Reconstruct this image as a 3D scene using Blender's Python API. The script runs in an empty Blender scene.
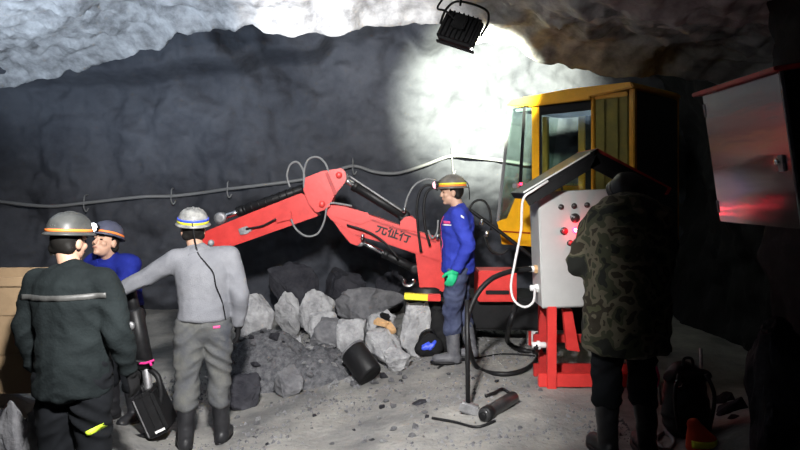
import bpy, bmesh, math, random
import numpy as np
from mathutils import Vector, Matrix, noise
from mathutils.bvhtree import BVHTree

scene = bpy.context.scene
col = scene.collection
F = 640.0            # focal length in pixels of an 800 x 450 frame
CH = 1.65            # camera height above the right-hand floor
HOR = 190.0          # row of the horizon

# ---------------------------------------------------------------- camera
cam_d = bpy.data.cameras.new('camera')
cam_d.sensor_width = 36.0
cam_d.lens = 36.0 * F / 800.0
cam_d.shift_y = -(225.0 - HOR) / 800.0
cam_d.clip_end = 100
cam = bpy.data.objects.new('camera', cam_d)
cam.location = (0, 0, CH)
cam.rotation_euler = (math.pi / 2, 0, 0)
col.objects.link(cam)
scene.camera = cam

# ---------------------------------------------------------------- world, view, lights
w = bpy.data.worlds.new('mine_dark')
scene.world = w
w.use_nodes = True
w.node_tree.nodes['Background'].inputs[0].default_value = (0.6, 0.7, 1.0, 1)
w.node_tree.nodes['Background'].inputs[1].default_value = 0.012
scene.view_settings.view_transform = 'Standard'
scene.view_settings.look = 'None'
scene.view_settings.gamma = 1
scene.view_settings.use_curve_mapping = False
scene.view_settings.exposure = 0.0


def spot(name, loc, target, energy, angle, blend, color, size=0.08):
    l = bpy.data.lights.new(name, 'SPOT')
    l.energy = energy
    l.spot_size = math.radians(angle)
    l.spot_blend = blend
    l.color = color
    l.shadow_soft_size = size
    o = bpy.data.objects.new(name, l)
    o.location = loc
    o.rotation_euler = (Vector(target) - Vector(loc)).to_track_quat('-Z', 'Y').to_euler()
    col.objects.link(o)
    return o


# unseen work lamp overhead near the camera, lighting the crew, the boom and the floor
spot('work_lamp_light', (-0.30, 1.2, 2.80), (-1.05, 6.3, 0.35), 1750, 73, 0.70, (1.0, 0.985, 0.97), 0.12)
# lamp standing low on the left side of the heading, throwing cool light at the roof
spot('roof_lamp_light', (-3.9, 4.0, 0.75), (-3.6, 6.0, 3.3), 950, 92, 0.6, (0.72, 0.85, 1.0), 0.10)
# unseen spot added in mid-air to brighten the roof edge
spot('roof_edge_fill', (-1.5, 4.4, 2.3), (-0.55, 6.5, 3.30), 800, 58, 0.8, (1.0, 0.99, 0.97), 0.05)
# the hanging flood lamp's beam
FLOOD_POS = Vector((0.60, 5.32, 2.82))
spot('flood_lamp_beam', FLOOD_POS, (1.27, 8.9, 2.88), 10000, 48, 1.0, (0.98, 1.0, 0.78), 0.06)

# ---------------------------------------------------------------- helpers


def P(px, py, d):
    return Vector(((px - 400.0) * d / F, d, CH + (HOR - py) * d / F))


def fz(x):
    t = min(1.0, max(0.0, (0.7 - x) / 2.3))
    return -0.30 * t


def floor_z(x, y):
    z = fz(x)
    z += 0.26 * math.exp(-((x + 0.75) / 1.1) ** 2 - ((y - 7.5) / 0.62) ** 2)
    z += 0.10 * math.exp(-((x + 1.7) / 0.9) ** 2 - ((y - 6.9) / 0.5) ** 2)
    if y > 7.9:
        z += 0.22 * min(1.0, (y - 7.9) / 1.0)
    z += 0.55 * math.exp(-((x + 3.0) / 0.85) ** 2 - ((y - 4.45) / 0.6) ** 2)
    if x > 1.9 and y < 5.0:
        z += 0.25 * min(1.0, (x - 1.9) / 0.5) * min(1.0, (5.0 - y))
    z += 0.030 * noise.noise(Vector((x * 1.3, y * 1.3, 3.0))) + 0.020 * noise.noise(Vector((x * 4, y * 4, 7.0)))
    return z


def new_mat(name, color, rough=0.7, metal=0.0, var=0.0, vscale=8.0, bump=0.0, bscale=30.0, c2=None,
            emit=None, estr=0.0, spec=None, aniso=None, detail=6.0):
    m = bpy.data.materials.new(name)
    m.use_nodes = True
    nt = m.node_tree
    b = nt.nodes['Principled BSDF']
    b.inputs['Base Color'].default_value = (*color, 1)
    b.inputs['Roughness'].default_value = rough
    b.inputs['Metallic'].default_value = metal
    if spec is not None:
        b.inputs['Specular IOR Level'].default_value = spec
    tc = nt.nodes.new('ShaderNodeTexCoord')
    if var > 0 or c2 is not None:
        n = nt.nodes.new('ShaderNodeTexNoise')
        n.inputs['Scale'].default_value = vscale
        n.inputs['Detail'].default_value = detail
        n.inputs['Roughness'].default_value = 0.65
        nt.links.new(tc.outputs['Object'], n.inputs['Vector'])
        r = nt.nodes.new('ShaderNodeValToRGB')
        dark = c2 if c2 is not None else tuple(c * (1 - var) for c in color)
        lite = color if c2 is not None else tuple(min(1, c * (1 + var)) for c in color)
        r.color_ramp.elements[0].position = 0.33
        r.color_ramp.elements[1].position = 0.67
        r.color_ramp.elements[0].color = (*dark, 1)
        r.color_ramp.elements[1].color = (*lite, 1)
        nt.links.new(n.outputs['Fac'], r.inputs['Fac'])
        nt.links.new(r.outputs['Color'], b.inputs['Base Color'])
    if bump > 0:
        n2 = nt.nodes.new('ShaderNodeTexNoise')
        n2.inputs['Scale'].default_value = bscale
        n2.inputs['Detail'].default_value = 8
        nt.links.new(tc.outputs['Object'], n2.inputs['Vector'])
        bp = nt.nodes.new('ShaderNodeBump')
        bp.inputs['Strength'].default_value = bump
        bp.inputs['Distance'].default_value = 0.02
        nt.links.new(n2.outputs['Fac'], bp.inputs['Height'])
        nt.links.new(bp.outputs['Normal'], b.inputs['Normal'])
    if emit is not None:
        b.inputs['Emission Color'].default_value = (*emit, 1)
        b.inputs['Emission Strength'].default_value = estr
    return m


MT = {}
MT['wall'] = new_mat('blasted_rock', (0.088, 0.093, 0.108), 0.85, var=0.0, c2=(0.048, 0.051, 0.062), vscale=1.6, bump=0.9, bscale=7)
MT['ceil'] = new_mat('roof_rock', (0.50, 0.50, 0.51), 0.8, c2=(0.17, 0.17, 0.175), vscale=4.2, bump=1.0, bscale=9)
MT['wall_dark'] = new_mat('shaded_dark_rock', (0.024, 0.024, 0.026), 0.8, c2=(0.009, 0.009, 0.010), vscale=2.2, bump=0.9, bscale=8)  # the right wall's shade is put into this darker rock colour
MT['floor'] = new_mat('muddy_floor', (0.33, 0.32, 0.295), 0.75, c2=(0.15, 0.15, 0.15), vscale=2.4, bump=0.7, bscale=26)
MT['gravel'] = new_mat('dark_gravel', (0.17, 0.17, 0.18), 0.85, c2=(0.06, 0.062, 0.07), vscale=22, bump=1.0, bscale=50)
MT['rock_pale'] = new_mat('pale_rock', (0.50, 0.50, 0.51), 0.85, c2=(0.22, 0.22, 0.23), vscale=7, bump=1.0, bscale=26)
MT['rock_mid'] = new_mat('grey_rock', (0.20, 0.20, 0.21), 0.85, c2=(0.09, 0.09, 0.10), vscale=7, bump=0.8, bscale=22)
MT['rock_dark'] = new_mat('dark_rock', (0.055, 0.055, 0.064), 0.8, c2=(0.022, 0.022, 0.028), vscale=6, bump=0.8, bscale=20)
MT['red'] = new_mat('red_machine_paint', (0.76, 0.055, 0.048), 0.38, c2=(0.60, 0.034, 0.030), vscale=6, bump=0.05, bscale=40)
MT['red_dark'] = new_mat('dull_and_shaded_red', (0.42, 0.020, 0.018), 0.5, var=0.25, vscale=9)  # dull red parts; also the shaded copy of the stand's red
MT['yellow'] = new_mat('cab_yellow_paint', (0.85, 0.42, 0.012), 0.4, var=0.10, vscale=7)
MT['black'] = new_mat('black_paint', (0.010, 0.010, 0.011), 0.45, var=0.3, vscale=20)
MT['rubber'] = new_mat('black_rubber', (0.009, 0.009, 0.010), 0.5, var=0.2, vscale=20, bump=0.1, bscale=60)
MT['boot'] = new_mat('rubber_boot', (0.012, 0.012, 0.014), 0.42, c2=(0.028, 0.028, 0.031), vscale=9)
MT['boot_dusty'] = new_mat('dusty_boot', (0.16, 0.16, 0.17), 0.6, c2=(0.06, 0.062, 0.075), vscale=9)
MT['chrome'] = new_mat('chrome_rod', (0.8, 0.8, 0.82), 0.18, 1.0)
MT['steel'] = new_mat('worn_steel', (0.33, 0.33, 0.34), 0.55, 0.8, var=0.3, vscale=20)
MT['panel'] = new_mat('grey_white_panel', (0.46, 0.46, 0.45), 0.5, var=0.06, vscale=4)
MT['chisel'] = new_mat('oily_dark_steel', (0.05, 0.05, 0.052), 0.28, 0.4, var=0.3, vscale=14)
MT['white'] = new_mat('white_plastic', (0.75, 0.75, 0.74), 0.5)
MT['cable_grey'] = new_mat('grey_cable', (0.20, 0.205, 0.21), 0.6)
MT['skin'] = new_mat('skin', (0.50, 0.30, 0.21), 0.55, var=0.08, vscale=20)
MT['hair'] = new_mat('black_hair', (0.012, 0.011, 0.010), 0.6)
MT['jacket_dark'] = new_mat('dark_teal_work_jacket', (0.016, 0.021, 0.022), 0.85, c2=(0.009, 0.012, 0.013), vscale=5, bump=0.25, bscale=60)
MT['trouser_dark'] = new_mat('dark_work_trousers', (0.009, 0.010, 0.012), 0.9, var=0.3, vscale=7)
MT['sweater'] = new_mat('grey_knit', (0.235, 0.24, 0.26), 0.95, c2=(0.165, 0.17, 0.19), vscale=4, bump=0.3, bscale=120)
MT['trouser_grey'] = new_mat('grey_work_trousers', (0.13, 0.13, 0.12), 0.9, c2=(0.065, 0.07, 0.085), vscale=5, bump=0.2, bscale=60)
MT['blue'] = new_mat('royal_blue_workwear', (0.040, 0.060, 0.42), 0.75, c2=(0.022, 0.034, 0.27), vscale=5, bump=0.2, bscale=60)
MT['blue_deep'] = new_mat('deep_blue_workwear', (0.014, 0.024, 0.22), 0.8, c2=(0.007, 0.012, 0.12), vscale=5, bump=0.2, bscale=60)
MT['jeans'] = new_mat('dusty_blue_trousers', (0.085, 0.10, 0.17), 0.9, c2=(0.03, 0.036, 0.075), vscale=5, bump=0.2, bscale=60)
MT['helmet_dark'] = new_mat('dark_grey_helmet', (0.085, 0.088, 0.085), 0.38, c2=(0.045, 0.047, 0.046), vscale=9)
MT['helmet_pale'] = new_mat('scuffed_grey_helmet', (0.42, 0.42, 0.40), 0.5, c2=(0.13, 0.13, 0.13), vscale=14)
MT['helmet_brown'] = new_mat('grey_brown_helmet', (0.17, 0.155, 0.13), 0.4, c2=(0.09, 0.085, 0.08), vscale=9)
MT['helmet_blue'] = new_mat('blue_grey_helmet', (0.06, 0.065, 0.10), 0.4, var=0.2, vscale=9)
MT['helmet_black'] = new_mat('black_helmet', (0.010, 0.010, 0.011), 0.45)
MT['orange'] = new_mat('orange_reflective', (0.95, 0.25, 0.05), 0.4)
MT['yellow_refl'] = new_mat('yellow_reflective', (0.85, 0.80, 0.05), 0.4)
MT['grey_refl'] = new_mat('grey_reflective_tape', (0.075, 0.075, 0.072), 0.5, var=0.2, vscale=20)
MT['blue_refl'] = new_mat('blue_band', (0.05, 0.10, 0.75), 0.45)
MT['hivis'] = new_mat('hi_vis_yellow', (0.62, 0.85, 0.05), 0.55)
MT['green_glove'] = new_mat('green_rubber_glove', (0.02, 0.50, 0.22), 0.5)
MT['black_glove'] = new_mat('black_glove', (0.015, 0.015, 0.016), 0.8)
MT['pink'] = new_mat('pink_ribbon', (0.75, 0.03, 0.25), 0.6)
MT['magenta'] = new_mat('magenta_badge', (0.75, 0.08, 0.25), 0.6)
MT['ply'] = new_mat('tan_plywood', (0.34, 0.235, 0.135), 0.7, c2=(0.24, 0.165, 0.095), vscale=3, bump=0.1, bscale=30)
MT['wood'] = new_mat('pale_wood', (0.58, 0.36, 0.18), 0.7, var=0.3, vscale=14)
MT['red_orange'] = new_mat('orange_red_cloth', (0.85, 0.07, 0.02), 0.7, var=0.15, vscale=8)
MT['lamp_white'] = new_mat('headlamp_white', (1, 1, 1), 0.3, emit=(0.92, 0.95, 1.0), estr=14)
MT['lamp_pink'] = new_mat('headlamp_pinkish', (1, 0.7, 0.75), 0.3, emit=(1.0, 0.42, 0.52), estr=1.6)
MT['led_red'] = new_mat('red_pilot_light', (1, 0.05, 0.1), 0.3, emit=(1.0, 0.02, 0.06), estr=9)
MT['led_core'] = new_mat('red_pilot_core', (1, 0.8, 0.9), 0.3, emit=(1.0, 0.75, 0.85), estr=9)
MT['flood_glass'] = new_mat('lit_flood_glass', (1, 1, 1), 0.3, emit=(1.0, 1.0, 0.9), estr=12)
MT['button_black'] = new_mat('black_button', (0.03, 0.022, 0.022), 0.35)
MT['button_red'] = new_mat('red_button', (0.45, 0.02, 0.03), 0.35)
MT['cab_inner'] = new_mat('cab_interior_grey', (0.10, 0.12, 0.12), 0.8)
MT['olive'] = new_mat('olive_yellow_door_lining', (0.20, 0.17, 0.02), 0.6, var=0.25, vscale=6)
MT['seatcloth'] = new_mat('seat_cloth', (0.05, 0.055, 0.06), 0.9)
MT['lip'] = new_mat('pink_lips', (0.40, 0.16, 0.13), 0.5)

for k_ in ('jacket_dark', 'trouser_dark', 'sweater', 'trouser_grey', 'blue', 'blue_deep', 'jeans', 'black_glove', 'seatcloth', 'hair', 'rock_dark', 'wall_dark', 'wall', 'gravel'):
    MT[k_].node_tree.nodes['Principled BSDF'].inputs['Specular IOR Level'].default_value = 0.12
for k_ in ('rubber', 'boot', 'black', 'helmet_black', 'helmet_dark'):
    MT[k_].node_tree.nodes['Principled BSDF'].inputs['Specular IOR Level'].default_value = 0.28

# brushed cabinet door: fine horizontal streaks in the relief spread reflections sideways
m = new_mat('brushed_cabinet_steel', (0.40, 0.36, 0.36), 0.22, 1.0)
nt = m.node_tree
tc = nt.nodes.new('ShaderNodeTexCoord'); mp = nt.nodes.new('ShaderNodeMapping')
mp.inputs['Scale'].default_value = (2, 2, 9)
nn = nt.nodes.new('ShaderNodeTexNoise'); nn.inputs['Scale'].default_value = 1.6; nn.inputs['Detail'].default_value = 3
bp = nt.nodes.new('ShaderNodeBump'); bp.inputs['Strength'].default_value = 0.12; bp.inputs['Distance'].default_value = 0.02
nt.links.new(tc.outputs['Object'], mp.inputs['Vector']); nt.links.new(mp.outputs['Vector'], nn.inputs['Vector'])
nt.links.new(nn.outputs['Fac'], bp.inputs['Height']); nt.links.new(bp.outputs['Normal'], nt.nodes['Principled BSDF'].inputs['Normal'])
tg = nt.nodes.new('ShaderNodeTangent'); tg.direction_type = 'RADIAL'; tg.axis = 'Z'
nt.links.new(tg.outputs[0], nt.nodes['Principled BSDF'].inputs['Tangent'])
nt.nodes['Principled BSDF'].inputs['Anisotropic'].default_value = 0.85
MT['brushed'] = m

# camouflage
m = bpy.data.materials.new('woodland_camouflage'); m.use_nodes = True
nt = m.node_tree; b = nt.nodes['Principled BSDF']; b.inputs['Roughness'].default_value = 0.9
tc = nt.nodes.new('ShaderNodeTexCoord'); nn = nt.nodes.new('ShaderNodeTexNoise')
nn.inputs['Scale'].default_value = 7.0; nn.inputs['Detail'].default_value = 2.5; nn.inputs['Distortion'].default_value = 0.2
rp = nt.nodes.new('ShaderNodeValToRGB'); rp.color_ramp.interpolation = 'CONSTANT'
els = rp.color_ramp.elements
els[0].position = 0.0; els[0].color = (0.010, 0.011, 0.008, 1)
els[1].position = 0.43; els[1].color = (0.042, 0.045, 0.024, 1)
for pos, c in ((0.50, (0.115, 0.102, 0.068)), (0.56, (0.030, 0.024, 0.014)), (0.63, (0.075, 0.075, 0.040))):
    e = els.new(pos); e.color = (*c, 1)
nt.links.new(tc.outputs['Object'], nn.inputs['Vector']); nt.links.new(nn.outputs['Fac'], rp.inputs['Fac'])
nt.links.new(rp.outputs['Color'], b.inputs['Base Color'])
MT['camo'] = m

# thin cab glass
m = bpy.data.materials.new('cab_glass'); m.use_nodes = True
nt = m.node_tree; nt.nodes.clear()
out = nt.nodes.new('ShaderNodeOutputMaterial'); mx = nt.nodes.new('ShaderNodeMixShader')
tr = nt.nodes.new('ShaderNodeBsdfTransparent'); gl = nt.nodes.new('ShaderNodeBsdfGlossy')
tr.inputs['Color'].default_value = (0.84, 0.90, 0.87, 1); gl.inputs['Roughness'].default_value = 0.06
gl.inputs['Color'].default_value = (0.8, 0.9, 0.95, 1); mx.inputs['Fac'].default_value = 0.14
nt.links.new(tr.outputs[0], mx.inputs[1]); nt.links.new(gl.outputs[0], mx.inputs[2]); nt.links.new(mx.outputs[0], out.inputs[0])
MT['glass'] = m


def link_mesh(name, me, mat, parent=None, smooth=False):
    o = bpy.data.objects.new(name, me)
    if mat is not None:
        me.materials.clear(); me.materials.append(MT[mat])
    if smooth:
        me.polygons.foreach_set('use_smooth', [True] * len(me.polygons))
    col.objects.link(o)
    if parent is not None:
        o.parent = parent
    return o


def obj(name, bm, mat, parent=None, smooth=False):
    me = bpy.data.meshes.new(name)
    bm.normal_update()
    bm.to_mesh(me); bm.free()
    return link_mesh(name, me, mat, parent, smooth)


def tag(o, label, cat, group=None, kind=None):
    o['label'] = label; o['category'] = cat
    if group: o['group'] = group
    if kind: o['kind'] = kind
    return o


def thing(name, label, cat, loc=(0, 0, 0), rotz=0.0, group=None):
    o = bpy.data.objects.new(name, None)
    o.empty_display_size = 0.1
    col.objects.link(o)
    o.location = loc; o.rotation_euler = (0, 0, rotz)
    return tag(o, label, cat, group)


def struct(o):
    o['kind'] = 'structure'
    return o


def box(bm, c, s, M=None, bev=0.0):
    """axis box: centre c, full size s, optional 4x4 M applied after"""
    r = bmesh.ops.create_cube(bm, size=1.0)
    vs = r['verts']
    bmesh.ops.scale(bm, vec=Vector(s), verts=vs)
    bmesh.ops.translate(bm, vec=Vector(c), verts=vs)
    if bev > 0:
        es = list({e for v in vs for e in v.link_edges})
        rb = bmesh.ops.bevel(bm, geom=es, offset=bev, segments=2, affect='EDGES', clamp_overlap=True)
        vs = list({v for f in rb['faces'] for v in f.verts} | {v for v in vs if v.is_valid})
    if M is not None:
        bmesh.ops.transform(bm, matrix=M, verts=[v for v in vs if v.is_valid])
    return bm


def B(c, s, M=None, bev=0.0):
    return box(bmesh.new(), c, s, M, bev)


def prism(pts, dvec, bev=0.0):
    """closed outline (3D points) extruded along dvec"""
    bm = bmesh.new()
    vs = [bm.verts.new(p) for p in pts]
    f = bm.faces.new(vs)
    r = bmesh.ops.extrude_face_region(bm, geom=[f])
    nv = [e for e in r['geom'] if isinstance(e, bmesh.types.BMVert)]
    bmesh.ops.translate(bm, vec=Vector(dvec), verts=nv)
    bmesh.ops.recalc_face_normals(bm, faces=bm.faces)
    if bev > 0:
        bmesh.ops.bevel(bm, geom=list(bm.edges), offset=bev, segments=2, affect='EDGES', clamp_overlap=True)
    return bm


def catmull(pts, n=6):
    pts = [Vector(p) for p in pts]
    if len(pts) < 3:
        return pts
    out = []
    for i in range(len(pts) - 1):
        p0 = pts[max(i - 1, 0)]; p1 = pts[i]; p2 = pts[i + 1]; p3 = pts[min(i + 2, len(pts) - 1)]
        for k in range(n):
            t = k / n
            out.append(0.5 * ((2 * p1) + (p2 - p0) * t + (2 * p0 - 5 * p1 + 4 * p2 - p3) * t * t + (3 * p1 - p0 - 3 * p2 + p3) * t ** 3))
    out.append(pts[-1])
    return out


def tube(bm, pts, r, seg=8, curve=True, radii=None):
    pts = catmull(pts) if curve else [Vector(p) for p in pts]
    n = len(pts)
    tan = [(pts[min(i + 1, n - 1)] - pts[max(i - 1, 0)]).normalized() for i in range(n)]
    up = Vector((0, 0, 1)) if abs(tan[0].z) < 0.9 else Vector((1, 0, 0))
    s = tan[0].cross(up).normalized()
    rings = []
    for i in range(n):
        s = (s - tan[i] * s.dot(tan[i]))
        s = s.normalized() if s.length > 1e-6 else tan[i].orthogonal().normalized()
        t = tan[i].cross(s)
        rr = radii[i] if radii else r
        rings.append([bm.verts.new(pts[i] + (s * math.cos(a) + t * math.sin(a)) * rr) for a in [2 * math.pi * k / seg for k in range(seg)]])
    for a, b2 in zip(rings, rings[1:]):
        for k in range(seg):
            bm.faces.new((a[k], a[(k + 1) % seg], b2[(k + 1) % seg], b2[k]))
    bm.faces.new(rings[0][::-1]); bm.faces.new(rings[-1])
    return bm


def T(pts, r, seg=8, curve=True):
    return tube(bmesh.new(), pts, r, seg, curve)


def lathe(bm, prof, M=None, seg=20, sx=1.0, sy=1.0):
    """prof: list of (radius, z)"""
    rings = []
    for r, z in prof:
        rings.append([bm.verts.new((r * sx * math.cos(a), r * sy * math.sin(a), z)) for a in [2 * math.pi * k / seg for k in range(seg)]])
    for a, b2 in zip(rings, rings[1:]):
        for k in range(seg):
            bm.faces.new((a[k], a[(k + 1) % seg], b2[(k + 1) % seg], b2[k]))
    bm.faces.new(rings[0][::-1]); bm.faces.new(rings[-1])
    if M is not None:
        bmesh.ops.transform(bm, matrix=M, verts=[v for rr in rings for v in rr])
    bmesh.ops.recalc_face_normals(bm, faces=bm.faces)
    return bm


def along(p0, p1):
    """matrix that puts local z from p0 towards p1"""
    p0, p1 = Vector(p0), Vector(p1)
    return Matrix.Translation(p0) @ (p1 - p0).to_track_quat('Z', 'Y').to_matrix().to_4x4()


def cyl(p0, p1, r, seg=16, bev=0.004):
    L = (Vector(p1) - Vector(p0)).length
    b_ = min(bev, r * 0.4, L * 0.3)
    return lathe(bmesh.new(), [(r - b_, 0), (r, b_), (r, L - b_), (r - b_, L)], along(p0, p1), seg)


def rot_about(o, axis_deg):
    o.rotation_euler = tuple(math.radians(a) for a in axis_deg)


def fbm(x, y, z, oct=4):
    return noise.fractal(Vector((x, y, z)), 1.0, 2.0, oct, noise_basis='PERLIN_ORIGINAL')


def grid_mesh(name, nu, nv, fn, mat, flip=False):
    vs = [fn(i / (nu - 1), j / (nv - 1)) for j in range(nv) for i in range(nu)]
    fs = []
    for j in range(nv - 1):
        for i in range(nu - 1):
            a = j * nu + i
            q = (a, a + 1, a + nu + 1, a + nu)
            fs.append(q[::-1] if flip else q)
    me = bpy.data.meshes.new(name)
    me.from_pydata(vs, [], fs); me.update()
    return link_mesh(name, me, mat, None, True)


def lerp_table(tab, x):
    if x <= tab[0][0]: return tab[0][1:]
    for a, b2 in zip(tab, tab[1:]):
        if x <= b2[0]:
            t = (x - a[0]) / (b2[0] - a[0]); t = t * t * (3 - 2 * t)
            return tuple(p + (q - p) * t for p, q in zip(a[1:], b2[1:]))
    return tab[-1][1:]


def sstep(a, b2, x):
    t = min(1, max(0, (x - a) / (b2 - a)))
    return t * t * (3 - 2 * t)


# ================================================================ the heading (setting)
X0, X1, Y0, Y1 = -6.5, 4.6, -2.5, 10.0
struct(grid_mesh('floor', 210, 230, lambda u, v: (lambda x, y: (x, y, floor_z(x, y)))(X0 + (X1 - X0) * u, Y0 + (Y1 - Y0) * v), 'floor'))

LIP = []
for px, py, d in ((-60, 92, 8.5), (0, 87, 8.4), (45, 78, 8.3), (75, 71, 8.2), (110, 62, 8.0), (150, 51, 7.6), (185, 34, 7.1), (215, 28, 6.8), (250, 27, 6.6), (275, 33, 6.6),
                  (292, 37, 6.6), (315, 32, 6.55), (340, 34, 6.5), (370, 28, 6.5), (400, 24, 6.5), (440, 22, 6.45), (480, 44, 6.5), (510, 48, 6.6), (545, 62, 6.6),
                  (640, 78, 6.5), (800, 90, 6.3)):
    p = P(px, py, d)
    LIP.append((p.x, p.y, p.z))


def ceil_pt(u, v):
    x = X0 + (X1 - X0) * u
    ly, lz = lerp_table(LIP, x)
    ly += 0.12 * fbm(x * 2.3, 1.7, 0)
    lz += 0.035 * fbm(x * 5, 4.7, 0)
    y = Y0 + (ly - Y0) * (v / 0.8) ** 0.75 if v < 0.8 else ly + (10.2 - ly) * ((v - 0.8) / 0.2) ** 1.5
    t = ly - y
    if t >= 0:
        z = lz + 0.30 * (1 - math.exp(-t / 0.28)) - 0.06 * min(t, 3.0)
        amp = min(1.0, 0.35 + t * 1.5)
        z += amp * (0.13 * fbm(x * 0.9, y * 0.9, 5) + 0.085 * fbm(x * 3, y * 3, 9) + 0.035 * fbm(x * 10, y * 10, 2))
    else:
        z = lz + 0.75 * sstep(0, 0.55, -t) + 0.08 * fbm(x * 1.5, y * 1.5, 5)
    return (x, y, z)


struct(grid_mesh('ceiling', 300, 250, ceil_pt, 'ceil', True))

BAND = [(-7.0, 3.05), (-3.6, 3.12), (-2.3, 3.26), (-1.35, 3.44), (-0.7, 3.64), (0.0, 3.85), (0.35, 3.50), (0.8, 3.70), (2.0, 3.9)]


def wall_pt(u, v):
    x = -6.6 + 10.4 * u
    z = -0.6 + 5.0 * v
    y = 9.05 - 0.10 * (z - 1.5)
    y -= 1.6 * sstep(-5.2, -6.6, x)
    y -= 0.5 * sstep(2.3, 3.8, x)
    zb = lerp_table(BAND, x)[0] + 0.06 * fbm(x * 2, 3, 0)
    y -= 0.55 * sstep(zb - 0.05, zb + 0.12, z)
    y -= 0.30 * fbm(x * 0.55, z * 0.7, 1.0) + 0.12 * fbm(x * 1.6, z * 1.6, 4) + 0.035 * fbm(x * 5, z * 5, 8)
    return (x, y, z)


struct(grid_mesh('wall_back', 300, 150, wall_pt, 'wall', False))


def rwall_pt(u, v):
    y = 9.6 - 12.0 * u
    z = -0.6 + 4.6 * v
    x = 2.72 + 1.0 * sstep(4.4, 5.6, y) - 0.18 * (z - 1.5) ** 2 * 0.4
    x += 0.22 * fbm(y * 0.8, z * 0.8, 2.0) + 0.06 * fbm(y * 3, z * 3, 6) + 0.02 * fbm(y * 9, z * 9, 1)
    return (x, y, z)


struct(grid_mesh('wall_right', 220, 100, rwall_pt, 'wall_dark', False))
struct(grid_mesh('wall_left', 120, 60, lambda u, v: (-6.3 + 0.3 * fbm(u * 8, v * 3, 3) + 0.1 * fbm(u * 30, v * 12, 3), -2.5 + 12 * u, -0.6 + 4.6 * v), 'wall', False))

# ================================================================ rocks


def rock_mesh(seed, sx, sy, sz, rough=0.075, npts=16, cuts=4):
    rnd = random.Random(seed)
    bm = bmesh.new()
    for k in range(npts):
        v = Vector((rnd.gauss(0, 1), rnd.gauss(0, 1), rnd.gauss(0, 1))).normalized()
        k2 = max(abs(v.x), abs(v.y), abs(v.z))
        v = v * (0.55 + 0.45 / k2) * rnd.uniform(0.82, 1.05)
        bm.verts.new(v)
    r = bmesh.ops.convex_hull(bm, input=bm.verts)
    bmesh.ops.delete(bm, geom=[e for e in r['geom_interior'] if isinstance(e, bmesh.types.BMVert)], context='VERTS')
    bmesh.ops.bevel(bm, geom=list(bm.edges), offset=0.06, segments=1, affect='EDGES', clamp_overlap=True)
    if cuts:
        bmesh.ops.triangulate(bm, faces=bm.faces)
        bmesh.ops.subdivide_edges(bm, edges=list(bm.edges), cuts=cuts, use_grid_fill=True)
        for v in bm.verts:
            n = noise.noise_vector(v.co * 1.8 + Vector((seed, 0, 0))) * rough * 1.5 + noise.noise_vector(v.co * 5 + Vector((0, seed, 0))) * rough
            v.co += n
    mn = Vector((min(v.co[i] for v in bm.verts) for i in range(3)))
    mx_ = Vector((max(v.co[i] for v in bm.verts) for i in range(3)))
    for v in bm.verts:
        v.co = Vector(((v.co.x - mn.x) / (mx_.x - mn.x) - 0.5, (v.co.y - mn.y) / (mx_.y - mn.y) - 0.5, (v.co.z - mn.z) / (mx_.z - mn.z)))
        v.co.x *= sx; v.co.y *= sy; v.co.z *= sz
    bmesh.ops.recalc_face_normals(bm, faces=bm.faces)
    return bm


OCC = [(-1.37, 6.45, .5), (-.86, 6.35, .4), (.53, 6.2, .3), (1.24, 5.7, .2)]


def rock(name, label, box_px, d, mat, seed, dep=0.8, group=None, rz=0.0, npts=16, cat='rock'):
    x0, y0, x1, y1 = box_px
    wd = (x1 - x0) * d / F
    top = CH + (HOR - y0) * d / F
    x = ((x0 + x1) / 2 - 400) * d / F
    bot = CH + (HOR - y1) * d / F
    g = floor_z(x, d)
    bot = min(bot, g - 0.02) if bot - g < 0.5 else bot
    o = obj(name, rock_mesh(seed, wd, wd * dep, top - bot, npts=npts), mat)
    o.location = (x, d, bot); o.rotation_euler = (0, 0, rz)
    OCC.append((x, d, wd * .48))
    return tag(o, label, cat, group)


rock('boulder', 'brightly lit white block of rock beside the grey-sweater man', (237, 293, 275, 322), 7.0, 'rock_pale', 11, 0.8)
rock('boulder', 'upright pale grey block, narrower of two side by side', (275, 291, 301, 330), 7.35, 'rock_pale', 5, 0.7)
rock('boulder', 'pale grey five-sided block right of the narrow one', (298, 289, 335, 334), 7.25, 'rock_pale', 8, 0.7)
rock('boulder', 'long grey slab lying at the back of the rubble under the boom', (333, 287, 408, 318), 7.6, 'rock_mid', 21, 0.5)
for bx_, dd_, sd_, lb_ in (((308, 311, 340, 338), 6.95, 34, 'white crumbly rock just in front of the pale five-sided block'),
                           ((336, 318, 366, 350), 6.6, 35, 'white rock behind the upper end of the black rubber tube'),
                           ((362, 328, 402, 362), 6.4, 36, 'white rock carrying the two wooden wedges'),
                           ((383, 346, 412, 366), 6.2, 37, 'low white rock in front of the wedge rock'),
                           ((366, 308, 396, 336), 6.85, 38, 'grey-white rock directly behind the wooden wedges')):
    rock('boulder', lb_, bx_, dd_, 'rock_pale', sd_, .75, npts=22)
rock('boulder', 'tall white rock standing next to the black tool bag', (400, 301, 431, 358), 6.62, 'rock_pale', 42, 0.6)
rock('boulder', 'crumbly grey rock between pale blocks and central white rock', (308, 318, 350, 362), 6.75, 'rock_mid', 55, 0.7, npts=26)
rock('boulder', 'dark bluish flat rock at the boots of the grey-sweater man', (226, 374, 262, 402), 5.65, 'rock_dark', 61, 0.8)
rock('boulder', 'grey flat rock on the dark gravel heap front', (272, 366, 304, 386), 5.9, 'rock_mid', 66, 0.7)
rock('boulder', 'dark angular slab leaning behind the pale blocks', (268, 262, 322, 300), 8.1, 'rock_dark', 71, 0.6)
rock('boulder', 'dark low boulder at the back wall behind the boom', (318, 268, 372, 298), 8.3, 'rock_dark', 73, 0.7)
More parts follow.
